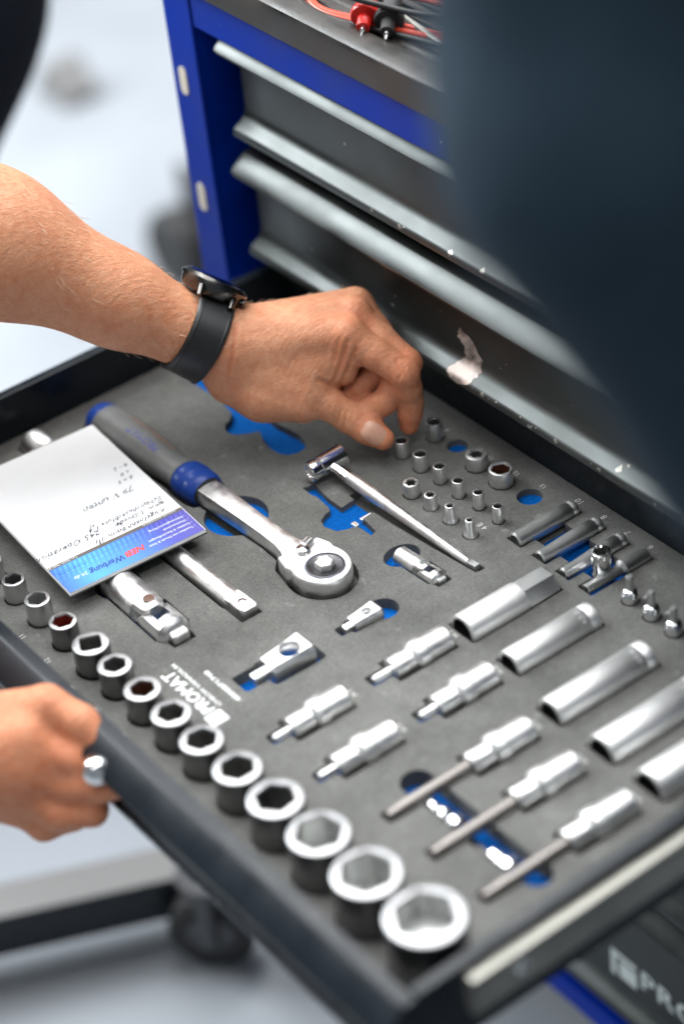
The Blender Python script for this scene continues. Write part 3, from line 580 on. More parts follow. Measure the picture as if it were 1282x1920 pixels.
# bit sockets, short and long
def bit(x, y0, L, lab, ext, tipr, sz, i):
    z = 0.5; r = 9.6; y1 = y0 + ext; prof = [(y1 - y0, tipr + 0.3), (y1 - y0 + 0.2, r - 2.4), (y1 - y0 + 1, r - 1.8), (y1 - y0 + 15, r - 1.8), (y1 - y0 + 17.5, r + 0.6), (y1 - y0 + 19, r + 1.0), (y1 - y0 + 25, r + 1.0), (y1 - y0 + 26, r), (L - 6, r), (L - 1, r), (L, r - 1.0)]
    grp = 'bit sockets lying in the tray'
    t = lying('bit_socket', lab, 'bit socket', x, y0, [('body', prof, 'satin', 40)], z, grp, depth=11.0)
    if ext > 30:
        tp = [(0, tipr * 0.5), (0.8, tipr * 0.8), (8, tipr * 0.85), (12, tipr), (ext + 1, tipr)]; n = 12
    else: tp = [(0, tipr * 0.6), (1, tipr), (ext + 1, tipr)]; n = 6
    obj('bit', MB().lathe(tp, frame((x, y0, z), (0, 1, 0)), n, smooth=n > 6), 'bit_steel' if ext > 30 else 'satin', t)
    if ext > 30: slot(x - tipr - 0.9, y0 - 1.5, x + tipr + 0.9, y0 + ext + 2, 8, 1.2)
    else: slot(x - tipr - 3.4, y0 - 2, x + tipr + 1.0, y0 + ext + 2, 8, 1.2, True)
    ink(sz, 3.8, x - 1, y0 + L + 8)
bit(226, 42.5, 54, 'short chrome bit socket nearest the white logo print', 12, 2.6, 'H 5', 0); bit(271, 43, 56, 'short chrome bit socket between the logo print and the long bits', 12, 2.7, 'H 6', 1)
bit(226, 118, 58, 'short chrome bit socket below the spark plug socket', 14, 2.9, 'H 7', 2); bit(271, 118.5, 56, 'short chrome bit socket diagonally right of the small adapter', 12, 3.0, 'H 8', 3)
bit(323.5, 52, 107, 'long bit socket lying over the left end of the blue slot', 61, 4.4, 'H10', 4); bit(364, 52, 107, 'long bit socket lying over the middle of the blue slot', 61, 4.4, 'H12', 5); bit(408.6, 52, 108.5, 'long bit socket lying over the right end of the blue slot', 61, 4.2, 'H14', 6)
# blue slot under the long bits with a chrome flexible extension
cut(circ(313, 83, 10.5, 28), 12, True); slot(314, 74, 412, 93.5, 12, 2.5, True); cut(circ(415, 86, 9.5, 28), 12, True)
t = thing('flexible_extension', (360, 79, -13), 'chrome knuckled extension lying in the blue slot beneath the long bits', 'extension')
for x, r, l in ((331, 4.6, 8), (341, 6.4, 6), (352, 7.4, 8), (388, 5.8, 10), (397.5, 7.6, 8)):
    obj('knuckle', MB().lathe([(-l / 2, r * 0.6), (-l / 2 + 1.4, r), (l / 2 - 1.4, r), (l / 2, r * 0.6)], frame((x, 79.5, -5), (1, 0, 0)), 24), 'chrome', t)
obj('rod', MB().lathe([(-34, 3.0), (50, 3.0)], frame((358, 79.5, -8), (1, 0, 0)), 20), 'dark_steel', t)

# extension bar partly under the notepad
t = thing('extension_bar', (-10, 100, -8), 'long chrome extension bar running under the notepad', 'extension bar')
fr_ = frame((-143, 99.5, -0.5), (1, 0.008, 0))
obj('shaft', MB().lathe([(20, 11), (24, 8), (30, 7.0), (242, 7.0), (246, 6.6)], fr_, 36), 'satin', t)
obj('socket_end', MB().lathe([(0, 9.6), (1.5, 11.2), (20, 11.2), (22, 9.8)], fr_, 36), 'satin', t)
o_, a_, e1_, e2_ = fr_
mb = MB(); sq = lambda k, w, tt: [o_ + a_ * tt + e1_ * (u * w) + e2_ * (q * w) for u, q in ((-1, -k), (-k, -1), (k, -1), (1, -k), (1, k), (k, 1), (-k, 1), (-1, k))]
mb.loft([sq(0.75, 6.2, 244), sq(0.85, 6.2, 249), sq(0.85, 6.2, 262), sq(0.8, 5.4, 264)], 0, False); dv_ = obj('square_drive', mb, 'satin', t)
obj('detent_ball', MB().lathe([(0, 3.0), (0.5, 2.9), (0.9, 1.6), (1.0, 0.2)], frame(o_ + a_ * 255.5 + e2_ * 6.15, e2_, (1, 0, 0)), 18), 'chrome', dv_)
slot(-145, 87, -119, 112, 13, 2); slot(-121, 91.5, 104, 108, 9, 1); slot(100, 92.3, 124, 108.4, 9, 1)

def uni_joint(lab, x0, y0, L, r, ang=0.0, z=0.0):
    c = Vector((x0, y0, z)); a = Vector((math.cos(ang), math.sin(ang), 0)); up = Vector((0, 0, 1)); e1 = up.cross(a)
    t = thing('universal_joint', c + a * L / 2 - up * r, lab, 'universal joint'); F = (c, a, e1, up)
    l1 = L * 0.46; pc = l1 + r * 0.55
    obj('socket_end', MB().lathe([(0, r * 0.86), (r * 0.12, r * 0.97), (l1 * 0.5, r), (l1 + 0.2, r)], F, 48), 'satin', t)
    def cheek(org, ad, d1, d2, t0, reach, span):          # curved lobe continuing a cylinder, rounded end
        N = 14; out = []; inn = []
        for k in range(N + 1):
            q = -1 + 2 * k / N; th = q * span; le = t0 + reach * math.sqrt(max(0.0, 1 - abs(q) ** 2.6)) + 0.3
            dv = d1 * math.cos(th) + d2 * math.sin(th); flat = org + d1 * (r * 0.42) + d2 * (r * math.sin(th))
            out.append((org + ad * (t0 - r * 0.1) + dv * r * 0.995, org + ad * le + dv * r * 0.97)); inn.append((flat + ad * (t0 - r * 0.1), flat + ad * le))
        mb = MB(); vs = [p for q in zip(out, inn) for p in (q[0][0], q[0][1], q[1][1], q[1][0])]
        mb.add(vs, [(4 * k + a_, 4 * k + (a_ + 1) % 4, 4 * k + 4 + (a_ + 1) % 4, 4 * k + 4 + a_) for k in range(N) for a_ in range(4)] + [(0, 1, 2, 3), tuple(4 * N + q for q in (3, 2, 1, 0))], 0, True); return mb
    for s_ in (1, -1): obj('fork', cheek(c, a, up * s_, e1, l1, r * 1.25, math.radians(52)), 'satin', t)
    obj('pin', MB().lathe([(-r * 0.96, r * 0.20), (r * 0.99, r * 0.20)], (c + a * pc, up, a, e1), 20), 'dark_steel', t)
    obj('pin_ring', MB().lathe([(r * 0.90, r * 0.34), (r * 1.03, r * 0.31), (r * 1.03, r * 0.21)], (c + a * pc, up, a, e1), 24), 'chrome', t)
    k = c + a * pc; kk = c + a * (pc + r * 2.1)
    obj('cross_block', MB().lathe([(-r * 0.40, r * 0.55), (r * 0.40, r * 0.55)], (k + a * r * 0.1, up, a, e1), 24), 'chrome', t)
    for s_ in (1, -1): obj('fork', cheek(kk, -a, e1 * s_, up, 0.0, r * 2.0, math.radians(46)), 'satin', t)
    obj('neck', MB().lathe([(-r * 0.5, r * 0.90), (r * 0.1, r * 0.97), (r * 0.35, r * 0.80), (r * 0.5, r * 0.60)], (kk, a, e1, up), 36), 'satin', t)
    k = kk; l2 = L - pc - r * 2.1
    w = r * 0.50; q8 = lambda tt, ww: [k + a * tt + e1 * (u * ww) + up * (v * ww) for u, v in ((-1, -.8), (-.8, -1), (.8, -1), (1, -.8), (1, .8), (.8, 1), (-.8, 1), (-1, .8))]
    obj('square_drive', MB().loft([q8(r * 0.3, w), q8(l2 - 1, w), q8(l2, w * 0.85)], 0, False), 'satin', t)
    def P2(p, q): v = c + a * p + e1 * q; return (v.x, v.y)
    m = 1.0
    cut([P2(-m, -r - m), P2(l1 + r * 2.6, -r - m), P2(l1 + r * 2.6, -w - 2), P2(L + 1.2, -w - 1.5), P2(L + 1.2, w + 3.0), P2(l1 + r * 2.6, w + 4), P2(l1 + r * 2.4, r + m + 1.6), P2(l1, r + m + 1.6), P2(l1, r + m), P2(-m, r + m)], r + 1.0 - z, True)
    return t
uni_joint('large chrome universal joint poking out from under the notepad edge', 31, 56, 82, 12.2, math.radians(-1.0), 0.5)
cut(circ(35, 56, 15.5, 28), 13, True)
uni_joint('small chrome universal joint in a blue recess near the tray centre', 140, 207.5, 42, 6.6, math.radians(3.0), 0.0)
cut([(141.5 + 10.5 * math.cos(a) * 1.0, 208.2 + 13.0 * math.sin(a)) for a in [2 * math.pi * i / 30 for i in range(30)]], 7, True)

def adapter(lab, x, y0, L, w0, w1, hr, tip, tw, z):
    """tapered drive adapter lying along y with a cross hole; y0 = wide end (far), runs toward -y"""
    t = thing('drive_adapter', (x, y0 - L / 2, z - w0 * 0.7), lab, 'adapter')
    ring = lambda yy, w: [(x + u * w, yy, z + v * w * 0.92) for u, v in ((-1, -.6), (-.7, -1), (.7, -1), (1, -.6), (1, .55), (.72, .9), (-.72, .9), (-1, .55))]
    hy = y0 - L * 0.42; N = 36
    mb = MB().loft([ring(y0, w0 * 0.9), ring(y0 - 1.5, w0), ring(y0 - L * 0.45, (w0 + w1) / 2), ring(y0 - L, w1)], 0, False); bd = obj('body', mb, 'satin', t)
    zt = z + 0.9 * 0.92 * w0
    mb = MB().lathe([(zt * 0 - w0 * 1.1, hr), (w0 * 1.1, hr)], frame((x, hy, z), (0, 0, 1), (0, 1, 0)), N); cutter = obj('cutter', mb, 'bore', t)
    md = bd.modifiers.new('hole', 'BOOLEAN'); md.operation = 'DIFFERENCE'; md.object = cutter; md.solver = 'EXACT'
    dg = bpy.context.evaluated_depsgraph_get(); me = bpy.data.meshes.new_from_object(bd.evaluated_get(dg)); bd.modifiers.clear(); bd.data = me; bpy.data.objects.remove(cutter)
    sq_ = lambda yy, w: [(x + u * w, yy, z - 0.5 + v * w) for u, v in ((-1, -.8), (-.8, -1), (.8, -1), (1, -.8), (1, .8), (.8, 1), (-.8, 1), (-1, .8))]
    obj('square_drive', MB().loft([sq_(y0 - L + 1, tw), sq_(y0 - L - tip + 1, tw), sq_(y0 - L - tip, tw * 0.85)], 0, False), 'satin', t)
    return t
adapter('large silver drive adapter with a round cross hole, above the logo print', 174, 107, 31, 11.4, 8.6, 7.2, 11, 3.6, 0.5)
slot(161.5, 73, 187.5, 112.5, 9.0, 3, True); slot(163, 56, 180, 76, 9.0, 2, True)
adapter('small silver drive adapter with a small hole, between ratchet head and bits', 175.2, 162, 21, 7.2, 5.4, 3.4, 6, 2.8, 0.2)
slot(168.6, 138, 182, 164, 8, 2, True); cut(circ(175.5, 166, 10.2, 28), 8, True); slot(170, 130.5, 179, 140, 8, 1.5, True)

# hinged handle: chrome rod with pivoting head
t = thing('hinged_handle', (110, 229, -6), 'slender chrome hinged handle with a cylindrical head, lying across the tray', 'hinged handle')
hd = Vector((38.2, 226, 11)); ax_ = Vector((0.02, 1, 0.05)).normalized()
obj('head', MB().lathe([(-13.5, 2.2), (-13.4, 4.0), (-14.5, 4.6), (-15, 6.4), (-14.4, 7.3), (-9.8, 7.4), (-9.3, 6.9), (-6.8, 6.9), (-6.2, 7.6), (13, 8.0), (14, 7.2), (14, 1)], frame(hd, ax_), 40), 'chrome', t)
rod = [(45.5, 227.4, 10), (52, 228, 9.5), (60, 228.4, 8.9), (72, 229.0, 8.05), (100, 230.4, 6.1), (140, 232.4, 3.3), (178, 234.3, 0.7)]
obj('ferrule', MB().tube([hd + Vector((3, 0, -0.5)), (48, 227.6, 9.9), (56, 228, 9.0), (62, 228.3, 8.4)], [4.2, 3.4, 4.4, 4.0], 8), 'chrome', t)
obj('rod', MB().tube(spline(rod[2:], 8), [4.0 + 1.0 * math.sin(math.pi * min(1, (k + 1) / 18.0) * 0.5) - 2.2 * max(0, (k - 12) / 20.0) for k in range(33)], 24), 'satin', t)
obj('square_drive', MB().tube([(177, 233.9, 0.6), (186, 234.8, 0.6)], [3.1, 2.9], 4), 'satin', t)
cut([(66, 222.5), (110, 224.2), (150, 227.6), (189, 231.4), (189.5, 238.6), (150, 236.2), (110, 234.3), (66, 233.5)], 6)
# cross shaped recess with two bright slivers of a sliding piece
cut([(36.9, 205.2), (39.4, 213.7), (45.1, 212.6), (58.3, 210.8), (73.2, 210.8), (71.8, 224), (70.9, 231.3), (90.7, 231.4), (93.0, 213.6), (97.5, 213.3), (109.4, 211.6), (111.0, 206.8), (101.4, 206.6), (96.1, 206.2), (94.3, 198.7), (90.9, 192.8), (81.1, 190.0), (74.7, 192.6), (71.2, 198.8), (70.5, 203.3), (65.9, 205.1), (51.3, 206.2), (47.5, 204.9)], 4.2, True)
t = thing('sliding_piece', (92, 210, -6.5), 'bright sliver of a metal sliding piece inside the cross shaped blue recess', 'sliding piece')
obj('edge_bar', MB().box((90.4, 212.4, -4.2), (93.6, 222, -0.2), bev=0.5), 'satin', t); obj('block', MB().box((90.2, 205.4, -4.2), (95.4, 208.9, -0.5), bev=0.4), 'satin', t)

# hidden recess under the hand (its tool is out)
pth = [(-132, 230), (-122.5, 223.9), (-88.7, 225.4), (-70, 222), (-64.5, 217), (-62.1, 210.4), (-57, 207), (-52.0, 206.0), (-47, 208), (-44.4, 210.8), (-40.3, 217.6), (-38.1, 223.4), (-27, 218.5), (-15.7, 216.4), (-6, 217.5), (-0.8, 220.7), (2.2, 227), (1.6, 233.8), (-5, 239), (-14.8, 240.4), (-36.0, 237.3), (-60, 238), (-90, 240), (-124, 242)]
cut(pth, 5, True)

# ---- ratchet ---------------------------------------------------------
R0 = Vector((-132, 148.2, 6)); RA = Vector((277.5, 10.2, 0)).normalized(); RE = Vector((-RA.y, RA.x, 0)); RU = Vector((0, 0, 1))
def RP(tt, q, z): v = R0 + RA * tt + RE * q; return Vector((v.x, v.y, z))
t = thing('ratchet', RP(130, 0, -8), 'chrome ratchet with grey and blue grip lying beside the notepad', 'ratchet')
def grip_r(tt):
    kn = [(0, 9.5), (3, 12.5), (10, 14.4), (30, 15.6), (50, 15.8), (70, 14.6), (90, 12.6), (100, 12.2), (106, 12.6), (108, 14.0), (112, 14.7), (126, 14.3), (131, 13.6), (133, 11.5)]
    for (a, ra), (b, rb) in zip(kn, kn[1:]):
        if tt <= b: return ra + (rb - ra) * (tt - a) / (b - a)
    return kn[-1][1]
GZ, KV = 4.5, 0.86
F = (Vector((R0.x, R0.y, GZ)), RA, RE, RU)
cap_ = obj('end_cap', MB().lathe([(tt, grip_r(tt)) for tt in (0, 1.2, 3, 6, 10, 13)], F, 40, ky=1.0, kz=KV, cap1=True), 'grip_blue', t)
obj('hang_hole', MB().lathe([(0, 4.0), (0.8, 4.2), (0.9, 3.9)], (RP(6.5, 1.5, GZ + 12.3 * KV - 0.9), Vector((-0.28, 0, 0.96)).normalized(), RE, Vector((0.96, 0, 0.28))), 22, ky=1.0, kz=1.25), 'rubber', cap_)
gp = obj('grip', MB().lathe([(tt, grip_r(tt) * (1.015 if tt < 107 else 1)) for tt in [12.8] + list(range(16, 107, 6)) + [106.5]], F, 44, kz=KV), 'grip_grey', t)
obj('collar', MB().lathe([(tt, grip_r(tt)) for tt in (106.2, 108, 112, 119)] + [(120, 14.0), (121, 14.4), (126, 14.2), (130, 13.4), (132, 12.0)], F, 44, kz=KV), 'grip_blue', t)
obj('collar_insert', MB().lathe([(131, 12.1), (132.2, 11.4), (132.3, 2)], F, 36, kz=KV), 'rubber', t)
def on_grip(mbt, ang0, lift):                # wrap flat print (in t, q) round the grip
    o = MB(); vs = []
    for tt, s_ in mbt: 
        r = grip_r(tt) * 1.015 + lift; a = ang0 + s_ / r; v = R0 + RA * tt + RE * (r * math.sin(a)); vs.append((v.x, v.y, GZ + r * KV * math.cos(a)))
    return vs
tm = text_mb('PROMAT', 6.0, (0, 0, 0), (-1, 0, 0), (0, -1, 0), lift=0, align='CENTER', shear=0.3)
obj('grip_lettering', MB().add(on_grip([(64 + v[0], v[1]) for v in tm.v], -0.02, 0.12), tm.f), 'print_blue', gp)
pts = [(34, 2), (60, 3), (82, 1.5), (88, 3.5), (84, 7.0), (60, 8.5), (36, 7)]
strip = []; 
for i in range(19):
    tt = 34 + i * 3; lo = 5.0 + 0.8 * math.sin(i * 0.9); hi = 9.0 + 0.6 * math.sin(i * 1.7) - (1.5 if i in (0, 18) else 0); strip.append(on_grip([(tt, lo), (tt, (lo + hi) / 2), (tt, hi)], 0.0, 0.10))
mb = MB(); mb.add([p for r in strip for p in r], [(i * 3 + k, i * 3 + k + 1, i * 3 + 4 + k, i * 3 + 3 + k) for i in range(18) for k in range(2)], 0, True); obj('worn_print', mb, 'print_tan', gp)
# neck: flat tapered bar with bevelled edges
rings = []
for tt, w, h0, h1 in ((128, 9.6, -1, 11.5), (150, 9.0, -1.5, 11.5), (175, 8.2, -2, 11.0), (200, 7.8, -2.5, 10.2), (215, 8.2, -3, 9.6), (224, 10.2, -3.2, 9.0), (229, 13.5, -3.2, 8.6), (233, 16.0, -3.2, 8.4)):
    rings.append([RP(tt, q * w, h0 + (h1 - h0) * k) for q, k in ((-0.8, 0), (0.8, 0), (1, 0.14), (1, 0.66), (0.84, 0.92), (0.35, 1.0), (-0.35, 1.0), (-0.84, 0.92), (-1, 0.66), (-1, 0.14))])
obj('neck', MB().loft(rings, 0, True), 'satin', t)
# head: pear shaped thick plate
hp = [(229, -15.6), (234, -17.2), (241, -18.9)] + [(254.5 + 22.2 * math.cos(math.radians(a)), 19.4 * math.sin(math.radians(a))) for a in range(-112, 113, 8)] + [(241, 18.9), (234, 17.2), (230.5, 16.0), (231.5, 10.5), (234.5, 5.5), (231, 3.0), (229.5, -6)]
def hring(k, z): cx = 250.0; return [RP(cx + (p - cx) * k, q * k, z) for p, q in hp]
mb = MB(); mb.loft([hring(0.95, -4), hring(1.0, -2.5), hring(1.0, 8.6), hring(0.985, 9.9), hring(0.955, 10.7)], 0, False); hd_ = obj('head', mb, 'satin', t)
hc = RP(258.5, 0.4, 0); fz = lambda z: (Vector((hc.x, hc.y, z)), RU, RA, RE)
obj('dial', MB().lathe([(10.5, 12.6), (11.1, 12.5), (11.2, 11.6), (10.95, 11.2), (10.95, 1)], fz(0), 48), 'dark_steel', hd_)
obj('drive_stub', MB().lathe([(10.9, 6.7), (14.2, 6.7), (15.2, 6.0), (15.5, 4.8)], fz(0), 6, smooth=False), 'satin', hd_)
obj('dial_rim', MB().lathe([(10.6, 13.4), (11.15, 13.2), (11.15, 12.6), (10.6, 12.5)], fz(0), 48), 'chrome', hd_)
lv = RP(234, 4, 0); 
mb = MB(); q0 = RP(234.8, 1.5, 12.2); dq = (RP(231.0, 11.5, 11.4) - q0).normalized(); fo, fa_, f1_, f2_ = frame(q0, dq)
mb.loft([[q0 + dq * tt + f1_ * (rr * (1 + 0.14 * (k % 2)) * math.cos(2 * math.pi * k / 20)) + f2_ * (rr * (1 + 0.14 * (k % 2)) * math.sin(2 * math.pi * k / 20)) for k in range(20)] for tt, rr in ((0, 2.6), (1, 3.2), (8.5, 3.0), (9.5, 2.2))], 0, False); obj('lever', mb, 'satin', t)
obj('lever_knob', MB().lathe([(9, 5.0), (11.5, 5.0), (13.6, 4.2), (14.4, 2.2), (14.5, 0.3)], (Vector((RP(236.5, 0.0, 0).x, RP(236.5, 0.0, 0).y, 0)), RU, RA, RE), 24), 'chrome', t)
g = []
for tt in (-2.5, 0, 4, 10, 30, 50, 70, 90, 104, 108, 125, 134): g.append((tt, grip_r(max(0, min(132, tt))) + 2.2))
left = [(RP(tt, w, 0).x, RP(tt, w, 0).y) for tt, w in g + [(136, 10.8), (200, 9.4), (220, 10.5), (227, 18)]]
right = [(RP(tt, -w, 0).x, RP(tt, -w, 0).y) for tt, w in g + [(136, 10.8), (200, 9.0), (220, 10.5), (227, 17.6)]]
tip = [(RP(254 + 25.6 * math.cos(math.radians(a)), 23.0 * math.sin(math.radians(a)), 0).x, RP(254 + 25.6 * math.cos(math.radians(a)), 23.0 * math.sin(math.radians(a)), 0).y) for a in range(-110, 111, 10)]
cut(right + tip + list(reversed(left)), 10); cut(circ(30, 154.5, 22.0, 36), 6, True)

# ---- logo and prints on the foam
INKL = []
INKL.append(text_mb('PROMAT', 8.2, (178.5, 24.8, 0), (-1, 0, 0), (0, -1, 0), lift=0.15, width=48, bold=0.03))
mb = MB().prism(rrect(180.6, 23.0, 191.6, 35.0, 0.5, 2), 0.0, 0.15); INKL.append(mb)
INKL.append(text_mb('CHROM VANADIUM', 2.8, (178.5, 38.6, 0), (-1, 0, 0), (0, -1, 0), lift=0.15, width=52, bold=0.02))
INKL.append(text_mb('4000871740', 3.2, (183.0, 50.0, 0), (-1, 0, 0), (0, -1, 0), lift=0.15, width=37, bold=0.03))
for m in INKL[:1] + INKL[2:]: m.v = [(v[0], v[1] + 8.4, v[2]) if m is INKL[0] else (v[0], v[1], v[2]) for v in m.v]

# ---- build the foam
def build_foam():
    root = thing('foam_tray', (150, 150, -16), 'grey foam tool insert with blue cut-outs filling the open drawer', 'foam tray')
    sl = MB().box((-156.6, -36.4 + 0.0, -15.8), (456.6, 337.6, 0.0)); so = obj('foam', sl, ['foam', 'foam_blue'], root)
    cb = MB()
    for i, (poly, d, _b) in enumerate(CUTS):
        ar = sum(poly[k][0] * poly[(k + 1) % len(poly)][1] - poly[(k + 1) % len(poly)][0] * poly[k][1] for k in range(len(poly)))
        if ar < 0: poly = list(reversed(poly))
        cb.prism([(x + 0.0013 * ((i * 7) % 5), y + 0.0011 * ((i * 3) % 5)) for x, y in poly], -min(d, 15.0) - 0.004 * (i % 11), 2.0 + 0.01 * (i % 7))
    co = obj('cutters', cb, 'foam_blue', root, fix=False)
    bm = bmesh.new(); bm.from_mesh(co.data); bmesh.ops.remove_doubles(bm, verts=bm.verts, dist=1e-8); bmesh.ops.recalc_face_normals(bm, faces=bm.faces); bm.to_mesh(co.data); bm.free()
    md = so.modifiers.new('cut', 'BOOLEAN'); md.operation = 'DIFFERENCE'; md.object = co; md.solver = 'EXACT'; md.use_self = True
    dg = bpy.context.evaluated_depsgraph_get(); me = bpy.data.meshes.new_from_object(so.evaluated_get(dg)); so.modifiers.clear(); so.data = me; bpy.data.objects.remove(co)
    me.materials.clear(); me.materials.append(M['foam']); me.materials.append(M['foam_blue'])
    def inside(x, y, poly):
        c = False
        for k in range(len(poly)):
            (xa, ya), (xb, yb) = poly[k], poly[k - 1]
            if (ya > y) != (yb > y) and x < (xb - xa) * (y - ya) / (yb - ya) + xa: c = not c
        return c
    blues = [(poly, d) for poly, d, b in CUTS if b]
    for p in me.polygons:
        x, y, z = (p.center + root.location) / S; p.material_index = 0
        if p.normal.z > 0.9 and -15.6 < z < -1.5: p.material_index = 1 if any(abs(-z - min(d, 15)) < 0.3 and inside(x, y, poly) for poly, d in blues) else 0
    print('foam faces', len(me.polygons))
    obj('logo_print', merge(*INKL), 'white_ink', root); 
    for m in INK: obj('size_print', m, 'grey_ink', root)
    return root
build_foam()

# ---- notepad ---------------------------------------------------------
NC = [Vector(PAD[k]) for k in ('tr', 'br', 'bl')]
ux = (NC[1] - NC[0]); LXp = ux.length; ux.normalize(); uy = Vector((-ux.y, ux.x, 0)); WYp = 102.0
N0 = NC[1] - uy * WYp                          # corner: strip end, near side
def NP(s_, q, z): v = N0 - ux * s_ + uy * q; return Vector((v.x, v.y, z))   # s_ from the header end, q across
LN = 157.0; ZP = 11.6
t = thing('notepad', NP(LN / 2, WYp / 2, ZP), 'white advertising notepad with handwriting lying on the foam at left', 'notepad')
def slab(s0, s1, q0, q1, z0, z1):
    return MB().loft([[NP(s0, q0, z), NP(s1, q0, z), NP(s1, q1, z), NP(s0, q1, z)] for z in (z0, z1)], 0, False)
obj('backing_board', slab(-0.4, LN + 0.3, -0.4, WYp + 0.4, ZP, ZP + 1.0), 'board', t)
for k in range(4): obj('sheet', slab(0.15 * k, LN - 0.2 * k, 0.1 * k, WYp - 0.1 * ((k * 2) % 3), ZP + 1.0 + 0.55 * k, ZP + 1.0 + 0.55 * (k + 1) - (0.06 if k < 3 else 0)), 'paper', t)
ZS = ZP + 3.2
me_ = slab(0.5, 29, 0.3, WYp - 0.4, ZS, ZS + 0.08); hs = obj('header_print', me_, 'header_print', t)
hs.data.transform(Matrix.Identity(4))
obj('taupe_line', slab(29, 32.2, 0.3, WYp - 0.4, ZS, ZS + 0.09), 'taupe', t)
rt, upv = -uy, ux
def wobble(mb, m):
    if m in ('ink', 'ink_faint'):
        a0 = random.uniform(0, 6); sl = random.uniform(-0.05, 0.05); o = Vector(mb.v[0])
        mb.v = [tuple(Vector(v) + upv * (0.45 * math.sin(0.9 * Vector(v).dot(rt) + a0) + 0.3 * math.sin(2.3 * Vector(v).dot(rt)) + sl * (Vector(v) - o).dot(rt)) + rt * 0.35 * math.sin(1.7 * Vector(v).dot(rt) + 1.3 * Vector(v).dot(upv))) for v in mb.v]
    return mb
def pad_text(body, size, s_, q, m, **k): return obj('lettering' if m not in ('ink', 'ink_faint') else 'handwriting', wobble(text_mb(body, size * (1.12 if m in ('ink', 'ink_faint') else 1.0), NP(s_, q, ZS + 0.1), rt, upv, lift=0.05, **k), m), m, t)
pad_text('NEB', 5.4, 13.5, 62, 'red_ink', shear=0.35, bold=0.04, width=15); pad_text('Werbung', 5.6, 13.0, 45.5, 'logo_blue', shear=0.2, bold=0.02, width=25); pad_text('24.de', 3.4, 13.0, 19.5, 'white_letter', shear=0.15, width=10)
for k, s in enumerate(('Textilien mit Druck & Stick', 'Schilder & Beschriftungen', 'Werbetechnik', 'Fahrzeugbeschriftung')): pad_text('- ' + s, 2.1, 9.5 + k * 4.6, 99, 'white_letter', bold=0.012)
pad_text('Werbung nach Mass', 1.8, 22, 24, 'logo_blue', shear=0.2); pad_text('Tel.: 06641 9660 34', 1.9, 31.6, 22, 'white_letter'); pad_text('www.neb-werbung24.de', 1.8, 31.6, 97, 'white_letter')
hw = dict(shear=0.35)
for body, s_, q, sz, m in (('Kugelhahn', 38, 92, 3.6, 'ink'), ('8mm', 38, 62, 3.6, 'ink'), ('III', 37.5, 45, 4.4, 'ink'), ('8mm  1 Stueck', 45, 96, 3.2, 'ink'), ('3x', 45, 64, 3.8, 'ink'), ('245 Operation', 46, 47, 4.2, 'ink'), ('Schlauchanschluss 1/4', 51, 97, 3.3, 'ink'), ('32', 54, 48, 2.6, 'ink'), ('79 V unten', 74, 88, 4.6, 'ink_faint'), ('8 x 6', 85, 94, 3.0, 'ink_faint'), ('x 8', 92, 96, 3.0, 'ink_faint'), ('8 - 2', 100, 98, 3.0, 'ink_faint')):
    pad_text(body, sz * 1.08, s_, q, m, shear=0.4, spacing=1.1, bold=0.008)
for s_, q0, q1 in ((56.5, 25, 58), (57.5, 14, 24)): obj('handwriting', slab(s_, s_ + 0.35, q0, q1, ZS + 0.02, ZS + 0.1), 'ink_faint', t)
# ------------------------------------------------------------------ people: smooth bodies from distance fields
def surface_nets(D, org, h):
    nx, ny, nz = D.shape; ins = D < 0
    c = [D[i:nx - 1 + i, j:ny - 1 + j, k:nz - 1 + k] for i in (0, 1) for j in (0, 1) for k in (0, 1)]
    b = [q < 0 for q in c]; allb = np.logical_and.reduce(b); anyb = np.logical_or.reduce(b); act = anyb & ~allb
    idx = -np.ones(act.shape, np.int64); cells = np.argwhere(act); n = len(cells); idx[act] = np.arange(n)
    cv = np.stack([q[act] for q in c], 1); corner = np.array([(i, j, k) for i in (0, 1) for j in (0, 1) for k in (0, 1)], float)
    acc = np.zeros((n, 3)); cnt = np.zeros(n)
    for a in range(8):
        for e in range(a + 1, 8):
            if np.abs(corner[a] - corner[e]).sum() != 1: continue
            va, ve = cv[:, a], cv[:, e]; m = (va < 0) != (ve < 0); t = np.where(m, va / np.where(m, va - ve, 1), 0)
            acc += np.where(m[:, None], corner[a] + (corner[e] - corner[a]) * t[:, None], 0); cnt += m
    verts = (cells + acc / cnt[:, None]) * h + org; F = []
    for ax in range(3):
        sl0 = [slice(1, -1)] * 3; sl1 = [slice(1, -1)] * 3; sl0[ax] = slice(0, -1); sl1[ax] = slice(1, None)
        a0, a1 = ins[tuple(sl0)], ins[tuple(sl1)]; e = np.argwhere(a0 != a1); 
        if len(e) == 0: continue
        flip = a0[a0 != a1]; o = np.ones(3, int); o[ax] = 0; g = e + o
        u, v = [(1, 2), (2, 0), (0, 1)][ax]; du = np.zeros(3, int); dv = np.zeros(3, int); du[u] = 1; dv[v] = 1
        q = np.stack([idx[tuple((g - du - dv).T)], idx[tuple((g - dv).T)], idx[tuple(g.T)], idx[tuple((g - du).T)]], 1)
        q[~flip] = q[~flip][:, ::-1]; F.append(q)
    return verts, np.concatenate(F)
def smin(a, b, k):
    if k <= 0: return np.minimum(a, b)
    hh = np.clip(0.5 + 0.5 * (b - a) / k, 0, 1); return b + (a - b) * hh - k * hh * (1 - hh)
